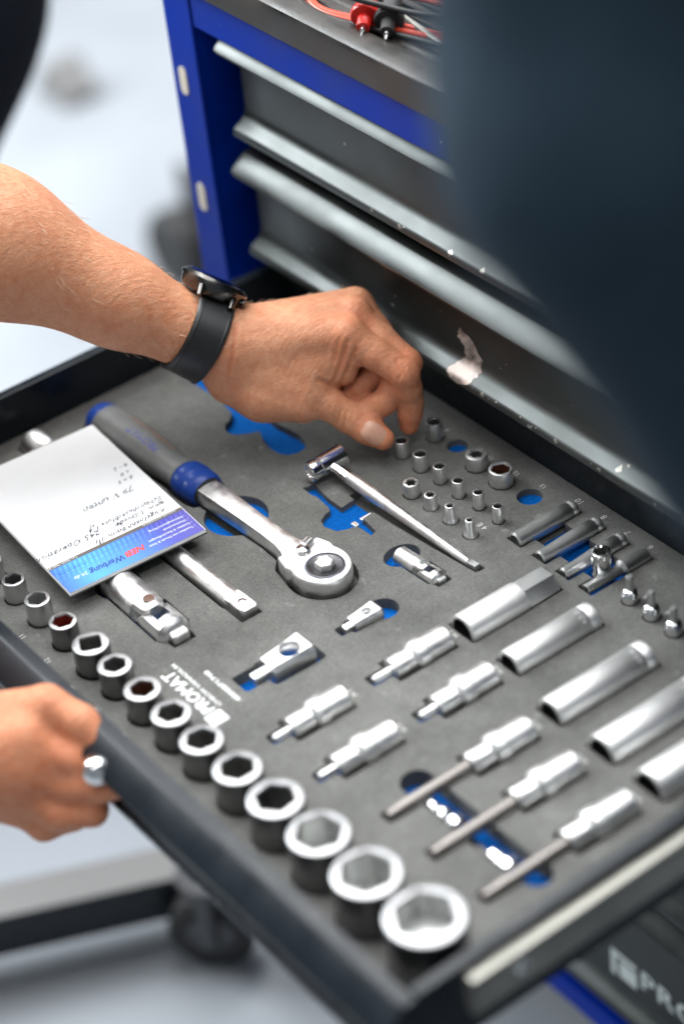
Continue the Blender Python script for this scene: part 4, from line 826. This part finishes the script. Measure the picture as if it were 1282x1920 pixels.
class Field:
    def __init__(s, lo, hi, h):
        s.h = h; s.lo = np.array(lo, float); n = np.ceil((np.array(hi) - s.lo) / h).astype(int) + 1
        ax = [s.lo[i] + np.arange(n[i]) * h for i in range(3)]; s.P = np.stack(np.meshgrid(*ax, indexing='ij'), -1).astype(np.float32); s.shape = tuple(n)
    def cone(s, a, b, ra, rb, flat=None, fk=1.0):
        a = np.array(a, np.float32); b = np.array(b, np.float32); ba = b - a; pa = s.P - a; t = np.clip((pa @ ba) / (ba @ ba), 0, 1)
        w = pa - t[..., None] * ba
        if flat is not None:
            f = np.array(flat, np.float32); f = f / np.linalg.norm(f); wn = w @ f; w = w + (wn * (fk - 1))[..., None] * f
        return np.sqrt((w * w).sum(-1)) - (ra + (rb - ra) * t)
    def chain(s, pts, rs, k=3.0, **kw):
        d = None
        for i in range(len(pts) - 1):
            e = s.cone(pts[i], pts[i + 1], rs[i], rs[i + 1], **kw); d = e if d is None else smin(d, e, k)
        return d
    def ball(s, c, r, sc=(1, 1, 1)):
        q = (s.P - np.array(c, np.float32)) * np.array(sc, np.float32); return np.sqrt((q * q).sum(-1)) - r
def relax(v, f, it=2, lam=0.5):
    n = len(v); e = np.concatenate([f[:, [0, 1]], f[:, [1, 2]], f[:, [2, 3]], f[:, [3, 0]]]); deg = np.bincount(e.ravel(), minlength=n)
    for _ in range(it):
        s = np.zeros_like(v)
        for c in range(3): s[:, c] = np.bincount(e[:, 0], v[e[:, 1], c], n) + np.bincount(e[:, 1], v[e[:, 0], c], n)
        v = v + lam * (s / np.maximum(deg, 1)[:, None] - v)
    return v
def smooth_mesh(name, v, f, mt, parent, tint=None, **kw):
    base = world_loc(parent); me = bpy.data.meshes.new(name); me.from_pydata(((v - np.array(base)) * S).tolist(), [], f.tolist()); me.materials.append(M[mt])
    me.polygons.foreach_set('use_smooth', [True] * len(f))
    if tint is not None:
        at = me.color_attributes.new('tint', 'FLOAT_COLOR', 'POINT'); at.data.foreach_set('color', np.concatenate([tint, np.ones((len(tint), 1))], 1).astype(np.float32).ravel())
    me.update(); o = bpy.data.objects.new(name, me); COL.objects.link(o); o.parent = parent
    for k, q in kw.items(): o[k] = q
    return o
def wob(v, sc, seed=0):
    r = np.random.RandomState(seed); o = np.zeros(len(v))
    for _ in range(6): d = r.normal(size=3); d /= np.linalg.norm(d); o += np.sin(v @ d * sc * r.uniform(0.6, 1.7) + r.uniform(0, 6.28))
    return o / 6

A = lambda *p: np.array(p, float)
PERS = thing('person', (-980, 120, FLOOR), 'person in black clothing reaching over the drawer with bare forearms and a watch', 'person')
# ---- left hand and forearm (the one picking a socket) : joints in mm
LW = A(-48, 203, 80); EL = A(-173.2, 34.4, 224.6)
MC = {2: A(17, 271, 82), 3: A(4, 287, 84), 4: A(-10, 300, 80), 5: A(-22, 309, 73)}
FING = {2: ([MC[2], A(52, 287.8, 61), A(50.5, 292, 35), A(51, 288.5, 17.5)], [11.6, 10.2, 8.9, 7.0]),
        3: ([MC[3], A(45, 296, 62), A(41, 276, 37), A(30, 266, 31)], [11.4, 10.0, 8.8, 7.4]),
        4: ([MC[4], A(28, 298, 60), A(20, 272, 41), A(9, 264, 38)], [10.8, 9.4, 8.4, 7.2]),
        5: ([MC[5], A(8, 300, 54), A(3, 275, 42), A(-6, 266, 40)], [9.6, 8.2, 7.4, 6.4])}
TH = ([A(-22, 213, 66), A(9, 238, 50), A(29.5, 254.5, 30.5), A(51, 265.5, 17.5)], [15.0, 12.6, 11.0, 8.0])
def build_left():
    # hand at fine resolution
    F = Field((-105, 130, 2), (72, 332, 150), 1.25)
    dors = A(-0.10, 0.30, 0.95); palm = None
    car = A(-36, 213, 80)
    for k, (off, ra) in {2: (A(2, -4, 0), 13.5), 3: (A(-4, 4, 3), 14.0), 4: (A(-10, 11, 0), 13.0), 5: (A(-15, 16, -6), 12.0)}.items():
        e = F.cone(car + off, MC[k] - A(4, 3, -1), ra + 2, 11.8 if k < 5 else 10.5); palm = e if palm is None else smin(palm, e, 12)
    palm = smin(palm, F.cone(A(-28, 214, 66), A(2, 242, 58), 17.5, 15.5), 14)          # thenar
    palm = smin(palm, F.cone(A(-31.8, 202.1, 56.0), A(-13.4, 214.5, 46.0), 16, 15.5), 12); palm = smin(palm, F.cone(A(-13.4, 214.5, 46.0), A(8.3, 232.5, 42.0), 15.5, 13.5), 10)
    palm = smin(palm, F.cone(A(2, 246, 60), A(18, 264, 68), 12, 10), 12); palm = smin(palm, F.cone(A(6, 250, 54), A(20, 262, 58), 8, 7), 8)              # web to the index
    palm = smin(palm, F.cone(A(-36, 232, 62), A(-14, 290, 62), 14, 11), 14)            # heel and little-finger side
    wr = F.cone(A(-92.2, 143.5, 131.0), A(-63.7, 181.8, 98.1), 33, 29.0, flat=A(-0.054, 0.673, 0.738), fk=1.14)
    wr = smin(wr, F.cone(A(-63.7, 181.8, 98.1), A(-46, 205, 80), 29.0, 27.5, flat=A(-0.054, 0.673, 0.738), fk=1.18), 8)
    palm = smin(palm, wr, 18)
    fg = None
    for k, (p, r) in FING.items():
        rr = [r[0], r[0] * 0.93, r[1] * 1.02, r[1] * 0.94, r[2] * 1.0, r[2] * 0.96, r[3]]
        pp = [p[0], (p[0] + p[1]) / 2, p[1], (p[1] + p[2]) / 2, p[2], (p[2] + p[3]) / 2, p[3]]
        e = F.chain(pp, rr, 2.5); fg = e if fg is None else smin(fg, e, 1.2)
    p, r = TH; pp = [p[0], p[1], (p[1] + p[2]) / 2, p[2], (p[2] * 0.45 + p[3] * 0.55), p[3]]; rr = [r[0], r[1], 11.2, r[2], 10.6, r[3]]
    th = F.chain(pp, rr, 3.0, flat=A(0.55, -0.45, 0.7), fk=1.08)
    D = smin(palm, fg, 7.0); D = np.where(th < D, smin(D, th, 4.5), smin(D, th, 4.5))
    # knuckle bumps, tendons
    D = smin(D, F.ball(MC[2] + A(1, -1, 4.5), 9.0), 6); D = smin(D, F.ball(MC[3] + A(0, 0, 5.5), 8.5), 6)
    for k in (2, 3): D = smin(D, F.cone(car + A(8, 6, 13), MC[k] + A(-8, -5, 8), 2.6, 3.0), 8)
    def groove(a, b, r, k=2.0):
        nonlocal D; g = -F.cone(a, b, r, r); D = -smin(-D, -g, k)
    for i in range(4):                       # creases over index joints, thumb, wrist
        pass
    return F, D
F, D = build_left(); v, f = surface_nets(D, F.lo, F.h); v = relax(v, f, 2, 0.5)
nv = None
# forearm beyond the wrist: coarser, trimmed so the two pieces meet under the strap
keep = lambda vv, ff, m: (vv, ff[np.all(m[ff], 1)])
axis = (LW - EL) / np.linalg.norm(LW - EL)
SP = A(-54.4, 194.4, 87.4)                          # strap centre
m = (v - SP) @ axis > -2.0; vh, fh = keep(v, f, m)
F2 = Field((-330, -60, 30), (-20, 250, 330), 3.0)
fa = F2.cone(EL, A(-129.0, 93.9, 173.6), 51, 49, flat=A(-0.054, 0.673, 0.738), fk=1.05); fa = smin(fa, F2.cone(A(-129.0, 93.9, 173.6), A(-84.8, 153.4, 122.5), 48, 34, flat=A(-0.054, 0.673, 0.738), fk=1.07), 22)
fa = smin(fa, F2.cone(A(-84.8, 153.4, 122.5), A(-48.0, 203.0, 80.0), 33.5, 28.2, flat=A(-0.054, 0.673, 0.738), fk=1.14), 16)
fa = smin(fa, F2.cone(EL, EL + A(-90, -18, 62), 50, 52), 20)
v2, f2 = surface_nets(fa, F2.lo, F2.h); v2 = relax(v2, f2, 2); m2 = (v2 - SP) @ axis < 2.0; v2, f2 = keep(v2, f2, m2)
# ---- right hand (holding the drawer front with a chrome piece), softer detail
G = Field((-170, -260, -80), (230, -20, 200), 2.2)
RW = A(118, -120, 12)
rp = None
for a, b, ra, rb in ((A(112, -124, 14), A(150, -82, 30), 24, 16), (A(112, -126, 8), A(156, -88, 14), 24, 17), (A(110, -126, 0), A(152, -92, -2), 22, 16), (A(108, -126, -6), A(144, -94, -16), 20, 15)):
    e = G.cone(a, b, ra, rb); rp = e if rp is None else smin(rp, e, 12)
rp = smin(rp, G.cone(A(-40, -170, 70), RW, 42, 27), 20); rp = smin(rp, G.cone(A(-135, -195, 140), A(-40, -170, 70), 46, 42), 20)
rf = G.chain([A(128, -84, 34), A(146, -60, 40), A(166, -50, 33), A(182, -45, 24)], [15, 12, 10.5, 8.0], 4)
for p, r in (([A(152, -86, 12), A(172, -70, 0), A(190, -57, 2), A(203, -47, 6)], [14, 10.5, 9.5, 7.5]), ([A(154, -90, -2), A(172, -80, -17), A(186, -64, -16), A(178, -54, -6)], [13, 10.5, 9.5, 8]), ([A(148, -94, -14), A(162, -86, -30), A(172, -70, -26), A(166, -60, -14)], [12, 10, 9, 8])):
    rf = smin(rf, G.chain(p, r, 3), 2.0)
rp = smin(rp, G.cone(A(146, -82, 24), A(172, -64, 17), 13, 10), 8); rp = smin(rp, rf, 7); v3, f3 = surface_nets(rp, G.lo, G.h); v3 = relax(v3, f3, 2)
Z = Field((-270, -280, 60), (-60, -120, 270), 4.0); v4, f4 = surface_nets(Z.cone(A(-120, -192, 130), A(-190, -205, 195), 45, 52), Z.lo, Z.h)
n2 = len(vh); n3 = n2 + len(v2); n4 = n3 + len(v3); vb = np.concatenate([vh, v2, v3, v4]); fb = np.concatenate([fh, f2 + n2, f3 + n3, f4 + n4])
used = np.zeros(len(vb), bool); used[fb.ravel()] = True; remap = np.cumsum(used) - 1; vb = vb[used]; fb = remap[fb]
def vert_normals(v, f):
    a = np.cross(v[f[:, 2]] - v[f[:, 0]], v[f[:, 3]] - v[f[:, 1]]); n = np.zeros_like(v)
    for k in range(4):
        for c in range(3): n[:, c] += np.bincount(f[:, k], a[:, c], len(v))
    return n / (np.linalg.norm(n, axis=1)[:, None] + 1e-9)
NV = vert_normals(vb, fb); SIDE = A(0.70, -0.453, 0.552)       # the thumb side of the hand, where the folds lie
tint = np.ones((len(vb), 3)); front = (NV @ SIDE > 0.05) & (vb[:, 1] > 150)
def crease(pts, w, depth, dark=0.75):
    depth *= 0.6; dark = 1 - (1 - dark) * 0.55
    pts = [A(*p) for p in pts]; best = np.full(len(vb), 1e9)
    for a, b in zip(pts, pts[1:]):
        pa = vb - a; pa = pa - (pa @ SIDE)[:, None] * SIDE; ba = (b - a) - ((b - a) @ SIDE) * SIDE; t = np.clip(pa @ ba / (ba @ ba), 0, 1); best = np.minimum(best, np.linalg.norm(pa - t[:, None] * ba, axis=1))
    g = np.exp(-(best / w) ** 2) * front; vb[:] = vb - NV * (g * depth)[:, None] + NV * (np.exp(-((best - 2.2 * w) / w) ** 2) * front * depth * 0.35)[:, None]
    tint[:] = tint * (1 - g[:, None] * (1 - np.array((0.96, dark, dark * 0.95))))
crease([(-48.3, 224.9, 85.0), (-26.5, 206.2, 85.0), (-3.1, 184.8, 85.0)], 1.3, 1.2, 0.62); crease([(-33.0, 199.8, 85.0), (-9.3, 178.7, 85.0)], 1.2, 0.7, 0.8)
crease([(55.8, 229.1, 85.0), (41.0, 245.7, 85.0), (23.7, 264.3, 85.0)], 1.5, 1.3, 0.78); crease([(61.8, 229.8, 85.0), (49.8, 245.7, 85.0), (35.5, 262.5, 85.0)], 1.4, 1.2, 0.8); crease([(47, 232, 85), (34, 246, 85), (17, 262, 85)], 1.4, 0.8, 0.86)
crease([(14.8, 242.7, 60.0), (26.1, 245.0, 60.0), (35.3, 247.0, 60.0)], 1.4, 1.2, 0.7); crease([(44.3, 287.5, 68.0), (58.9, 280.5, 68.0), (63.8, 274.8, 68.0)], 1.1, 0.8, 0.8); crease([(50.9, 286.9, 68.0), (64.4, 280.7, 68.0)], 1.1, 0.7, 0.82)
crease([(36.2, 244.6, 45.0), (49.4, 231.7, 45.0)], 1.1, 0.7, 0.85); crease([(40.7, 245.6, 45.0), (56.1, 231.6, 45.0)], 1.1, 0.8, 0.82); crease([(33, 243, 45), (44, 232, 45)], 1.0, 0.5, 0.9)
def blush(c, r, col, amt):
    d = np.linalg.norm(vb - c, axis=1); w = np.exp(-(d / r) ** 2)[:, None] * amt; tint[:] = tint * (1 - w) + w * np.array(col) * tint
for k in (2, 3): 
    for q in (0, 1): blush(FING[k][0][q], 15, (1.10, 0.86, 0.82), 0.8)
blush(TH[0][3], 18, (1.12, 0.90, 0.84), 0.9); blush(FING[2][0][3], 16, (1.10, 0.84, 0.78), 0.9); blush(A(30, 270, 45), 26, (1.05, 0.92, 0.90), 0.7)
blush(A(-20, 240, 92), 30, (1.10, 1.10, 1.12), 0.5); blush(A(170, -60, 5), 70, (1.06, 0.84, 0.78), 0.8); blush(A(-190, 130, 110), 90, (1.06, 1.02, 0.96), 0.6)
for c, r in ((A(58.5, 279.5, 41), 1.3), (A(59.5, 281.5, 33), 0.9), (A(58, 281, 27), 0.8), (A(58.5, 276.5, 40.5), 0.8), (A(57, 278, 52), 0.8)): blush(c, r * 1.6, (0.25, 0.25, 0.25), 0.9)
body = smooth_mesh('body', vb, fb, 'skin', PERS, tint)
# thumbnail
ta = (TH[0][3] - TH[0][2]); ta /= np.linalg.norm(ta); tn = A(0.62, -0.50, 0.60); tn = tn - ta * (tn @ ta); tn /= np.linalg.norm(tn); tl = np.cross(tn, ta); tc = TH[0][2] + ta * 20.5
mb = MB(); rows = []; NR, NA = 7, 28; cen = None
def skin_h(p0):
    rel = vb - p0; hgt = rel @ tn; lat = np.linalg.norm(rel - hgt[:, None] * tn, axis=1); mk = (lat < 1.6) & (hgt > -6) & (hgt < 20); return hgt[mk].max() if mk.any() else 8.0
for i in range(NR):
    q = (i + 0.001) / (NR - 1); row = []
    for k in range(NA):
        a = 2 * math.pi * k / NA; ca, sa = math.cos(a), math.sin(a); sc = 1.0 / (abs(ca) ** 3.0 + abs(sa) ** 3.0) ** (1 / 3.0); s_, w_ = 8.2 * ca * sc * q, 7.0 * sa * sc * q
        p0 = tc + ta * s_ + tl * w_; row.append(p0 + tn * (skin_h(p0) + 0.55 - 0.75 * q ** 4))
    rows.append(row)
mb.add([tuple(p) for r in rows for p in r], [(i * NA + k, i * NA + (k + 1) % NA, (i + 1) * NA + (k + 1) % NA, (i + 1) * NA + k) for i in range(NR - 1) for k in range(NA)], 0, True)
obj('thumbnail', mb, 'nail', PERS)
# arm hair
mb = MB(); rs = np.random.RandomState(5); cand = v2[(v2[:, 2] > 78)]
nrm_axis = lambda p: (lambda w: w / np.linalg.norm(w))(p - (EL + axis * ((p - EL) @ axis)))
hn = A(0.15, 0.35, 0.92)
for _ in range(520):
    p = cand[rs.randint(len(cand))]; n_ = nrm_axis(p)
    if rs.rand() > 0.25 + 0.75 * max(0, n_ @ hn): continue
    if (p - SP) @ axis > -12: continue
    d_ = axis * rs.uniform(0.3, 1.0) + np.cross(axis, n_) * rs.uniform(-0.7, 0.7); d_ /= np.linalg.norm(d_); L_ = rs.uniform(5, 11)
    mb.tube([p - n_ * 0.4, p + d_ * L_ * 0.5 + n_ * 1.3, p + d_ * L_ + n_ * 1.5], [0.13, 0.11, 0.05], 3, caps=False)
cand = vh[(vh[:, 2] > 88) & (vh[:, 0] < 0)]
for _ in range(120):
    p = cand[rs.randint(len(cand))]; d_ = A(0.6, 0.7, 0.1) * rs.uniform(0.6, 1) + rs.normal(size=3) * 0.25; d_ /= np.linalg.norm(d_); L_ = rs.uniform(4, 8)
    mb.tube([p - A(0, 0, 0.4), p + d_ * L_ * 0.5 + A(0, 0, 1.0), p + d_ * L_ + A(0, 0, 1.2)], [0.12, 0.1, 0.05], 3, caps=False)
obj('arm_hair', mb, 'hair', PERS, fix=False, kind='stuff')
# ---- shirt: torso and sleeves, dark trousers
H = Field((-960, -330, -220), (-60, 620, 560), 9.0)
sh = H.cone(A(-698, 222, -40), A(-772, 342, 58), 135, 135); sh = smin(sh, H.cone(A(-772, 335, 58), A(-460, -70, 330), 135, 115), 60); sh = smin(sh, H.cone(A(-400, -10, 380), A(-440, -240, 360), 70, 70), 60)
sh = smin(sh, H.chain([A(-400, -10, 380), EL], [70, 59], 30), 30); sh = smin(sh, H.chain([EL, EL * 0.80 + LW * 0.20], [58, 55], 20), 20)
sh = smin(sh, H.chain([A(-440, -240, 360), A(-190, -205, 195)], [70, 60], 30), 30)
vs_, fs_ = surface_nets(sh, H.lo, H.h); vs_ = relax(vs_, fs_, 3); 
vs_ = vs_ + (wob(vs_, 0.035, 3) * 3.0)[:, None] * A(0.3, 0.3, 0.9); smooth_mesh('shirt', vs_, fs_, 'black_cloth', PERS)
Q = Field((-1160, -120, -660), (-600, 480, 110), 12.0)
tr = Q.chain([A(-860, 290, -30), A(-960, 220, -300), A(-1010, 200, -600)], [120, 82, 62], 40)
tr = smin(tr, Q.chain([A(-800, 150, -40), A(-900, 60, -300), A(-960, 40, -600)], [120, 82, 62], 40), 20)
vs_, fs_ = surface_nets(tr, Q.lo, Q.h); vs_ = relax(vs_, fs_, 2); smooth_mesh('trousers', vs_, fs_, 'black_cloth', PERS)
# ---- shoes
for yy in (200, 40):
    W_ = Field((-1140, yy - 70, -645), (-820, yy + 70, -520), 6.0); d = smin(W_.cone(A(-1020, yy, -600), A(-910, yy, -608), 42, 36), W_.cone(A(-910, yy, -608), A(-860, yy, -612), 38, 30), 15); d = np.maximum(d, -(W_.P[..., 2] - (FLOOR + 1)))
    vs_, fs_ = surface_nets(d, W_.lo, W_.h); smooth_mesh('shoe', vs_, fs_, 'rubber', PERS)

# ---- watch on the wrist
t = thing('wristwatch', SP + A(0, 0, 0), 'dark round wristwatch with black strap on the reaching wrist', 'wristwatch')
wz = A(-0.054, 0.673, 0.738); wz = wz - axis * (wz @ axis); wz /= np.linalg.norm(wz); wl = np.cross(axis, wz)
def wring(off, grow): 
    out = []
    for i in range(64):
        a = 2 * math.pi * i / 64; out.append((a, grow))
    return out
def wrist_r(a, along):                        # radius of skin around the wrist axis, found on the mesh
    d_ = wz * math.cos(a) + wl * math.sin(a); rel = vb - (SP + axis * along); al = rel @ axis; w = rel - al[:, None] * axis; q = (w @ d_) / (np.linalg.norm(w, axis=1) + 1e-9)
    mk = (np.abs(al) < 6) & (q > 0.97) & (np.linalg.norm(rel, axis=1) < 60); return np.linalg.norm(w[mk], axis=1).max() if mk.any() else 30
prof = [(-12.0, 0.2), (-12.5, 1.6), (-11.5, 3.2), (-9.8, 3.6), (-9.3, 3.1), (9.3, 3.1), (9.8, 3.6), (11.5, 3.2), (12.5, 1.6), (12.0, 0.2)]
rad = {s_: [wrist_r(2 * math.pi * i / 72, s_) for i in range(72)] for s_ in (-11, 0, 11)}
def sm(l): 
    l = np.array(l)
    for _ in range(6): l = (np.roll(l, 1) + l + np.roll(l, -1)) / 3
    return l
rad = {k: sm(q) for k, q in rad.items()}
mb = MB(); rings = []
for i in range(72):
    a = 2 * math.pi * i / 72; d_ = wz * math.cos(a) + wl * math.sin(a); rg = []
    for al, th_ in prof:
        r = rad[0][i] + (rad[11][i] - rad[0][i]) * max(al, 0) / 11 + (rad[-11][i] - rad[0][i]) * max(-al, 0) / 11
        rg.append(tuple(SP + axis * (al + 0.0) + d_ * (r + th_)))
    rings.append(rg)
rings.append(rings[0]); mb.loft(rings, 0, True, caps=False); st = obj('strap', mb, 'strap', t)
for k in range(3):                             # strap holes
    i = 25 + k * 2; a = 2 * math.pi * i / 72; d_ = wz * math.cos(a) + wl * math.sin(a); c = SP + axis * 0 + d_ * (rad[0][i] + 3.05)
    obj('strap_hole', MB().lathe([(0, 1.6), (0.15, 1.5), (0.16, 0.1)], frame(c, d_, axis), 14, kz=0.7), 'glass_black', st)
wc = SP - axis * 3.5 + wz * (rad[0][0] + 0.4); fw = frame(wc, wz, axis)
cs = obj('case', MB().lathe([(0, 18), (0.6, 20.4), (3, 22.2), (8.6, 23.2), (10.6, 23.0), (11.6, 22.0), (12.4, 21.4), (12.6, 20.4)], fw, 64), 'gunmetal', t)
obj('bezel', MB().lathe([(8.2, 23.5), (8.4, 24.1), (10.2, 24.1), (10.8, 23.5), (10.8, 22.5)], fw, 64), 'gunmetal', cs); obj('crystal', MB().lathe([(12.0, 20.6), (12.9, 20.0), (13.3, 16), (13.4, 1)], fw, 56), 'glass_black', cs)
for s_ in (-1, 1):
    obj('crown', MB().lathe([(19.5, 2.0), (22, 2.0), (22.2, 3.1), (25.2, 3.1), (25.8, 2.2)], frame(wc + wz * 5.2, axis * math.cos(s_ * 0.5) - wl * math.sin(s_ * 0.5), wz), 18), 'gunmetal', cs)
for sa in (-1, 1):
    for sl in (-1, 1):
        c = wc + wl * (sl * 15.5) + axis * (sa * 11.6); mb = MB().tube([c + wz * 7.5 - wl * sl * 3, c + wz * 5 + wl * sl * 4, c + wz * -1 + wl * sl * 8.5], [2.4, 2.6, 2.0], 10); obj('lug', mb, 'gunmetal', cs)
# ---- small chrome piece held in the right hand
t = thing('chrome_piece', (190, -50, 16), 'small chrome socket held between thumb and finger of the blurred hand', 'socket')
cp = A(189, -57, 17); ca = A(0.75, -0.35, 0.45); ca /= np.linalg.norm(ca); cf = frame(cp, ca)
obj('body', MB().lathe([(-14, 8.6), (4, 8.6), (5, 8.2), (6.5, 8.8), (9.5, 8.8), (12.0, 7.8), (14.0, 5.4), (15.0, 2.6), (15.2, 0.3)], cf, 36), 'chrome', t)
obj('detent_ball', MB().lathe([(0, 3.0), (1.2, 2.6), (1.8, 1.2), (1.9, 0.2)], frame(cp + ca * 1 + A(0, 0.3, 1) / 1.044 * 7.2, A(0, 0.3, 1), (1, 0, 0)), 18), 'chrome', t)

# ---- second person in the right foreground, leaning in
P2 = thing('person', (840, 230, FLOOR), 'person in dark navy workwear leaning in at the right foreground', 'person')
K = Field((420, -150, 150), (1010, 420, 960), 12.0)
nv = K.chain([A(640, 150, 820), A(550, 33, 640), A(584, 6, 550)], [68, 60, 57], 25); nv = smin(nv, K.chain([A(584, 6, 550), A(614, 74, 412), A(690, 155, 305)], [57, 58, 54], 25), 18)
nv = smin(nv, K.cone(A(800, 220, 280), A(790, 210, 780), 130, 120), 40); nv = smin(nv, K.cone(A(650, 150, 820), A(900, 300, 820), 62, 62), 40)
vs_, fs_ = surface_nets(nv, K.lo, K.h); vs_ = relax(vs_, fs_, 3); vs_ = vs_ + (wob(vs_, 0.045, 8) * 6.0 + np.abs(wob(vs_, 0.085, 11)) * 9.0)[:, None] * A(-0.6, -0.5, 0.5)
smooth_mesh('jacket', vs_, fs_, 'navy_cloth', P2)
K2 = Field((690, 60, -660), (990, 440, 330), 13.0)
lg = K2.chain([A(820, 150, 250), A(830, 140, -180), A(840, 130, -620)], [105, 78, 60], 40); lg = smin(lg, K2.chain([A(820, 290, 250), A(850, 320, -180), A(860, 340, -620)], [105, 78, 60], 40), 20)
vs_, fs_ = surface_nets(lg, K2.lo, K2.h); vs_ = relax(vs_, fs_, 2); smooth_mesh('trousers', vs_, fs_, 'navy_cloth', P2)
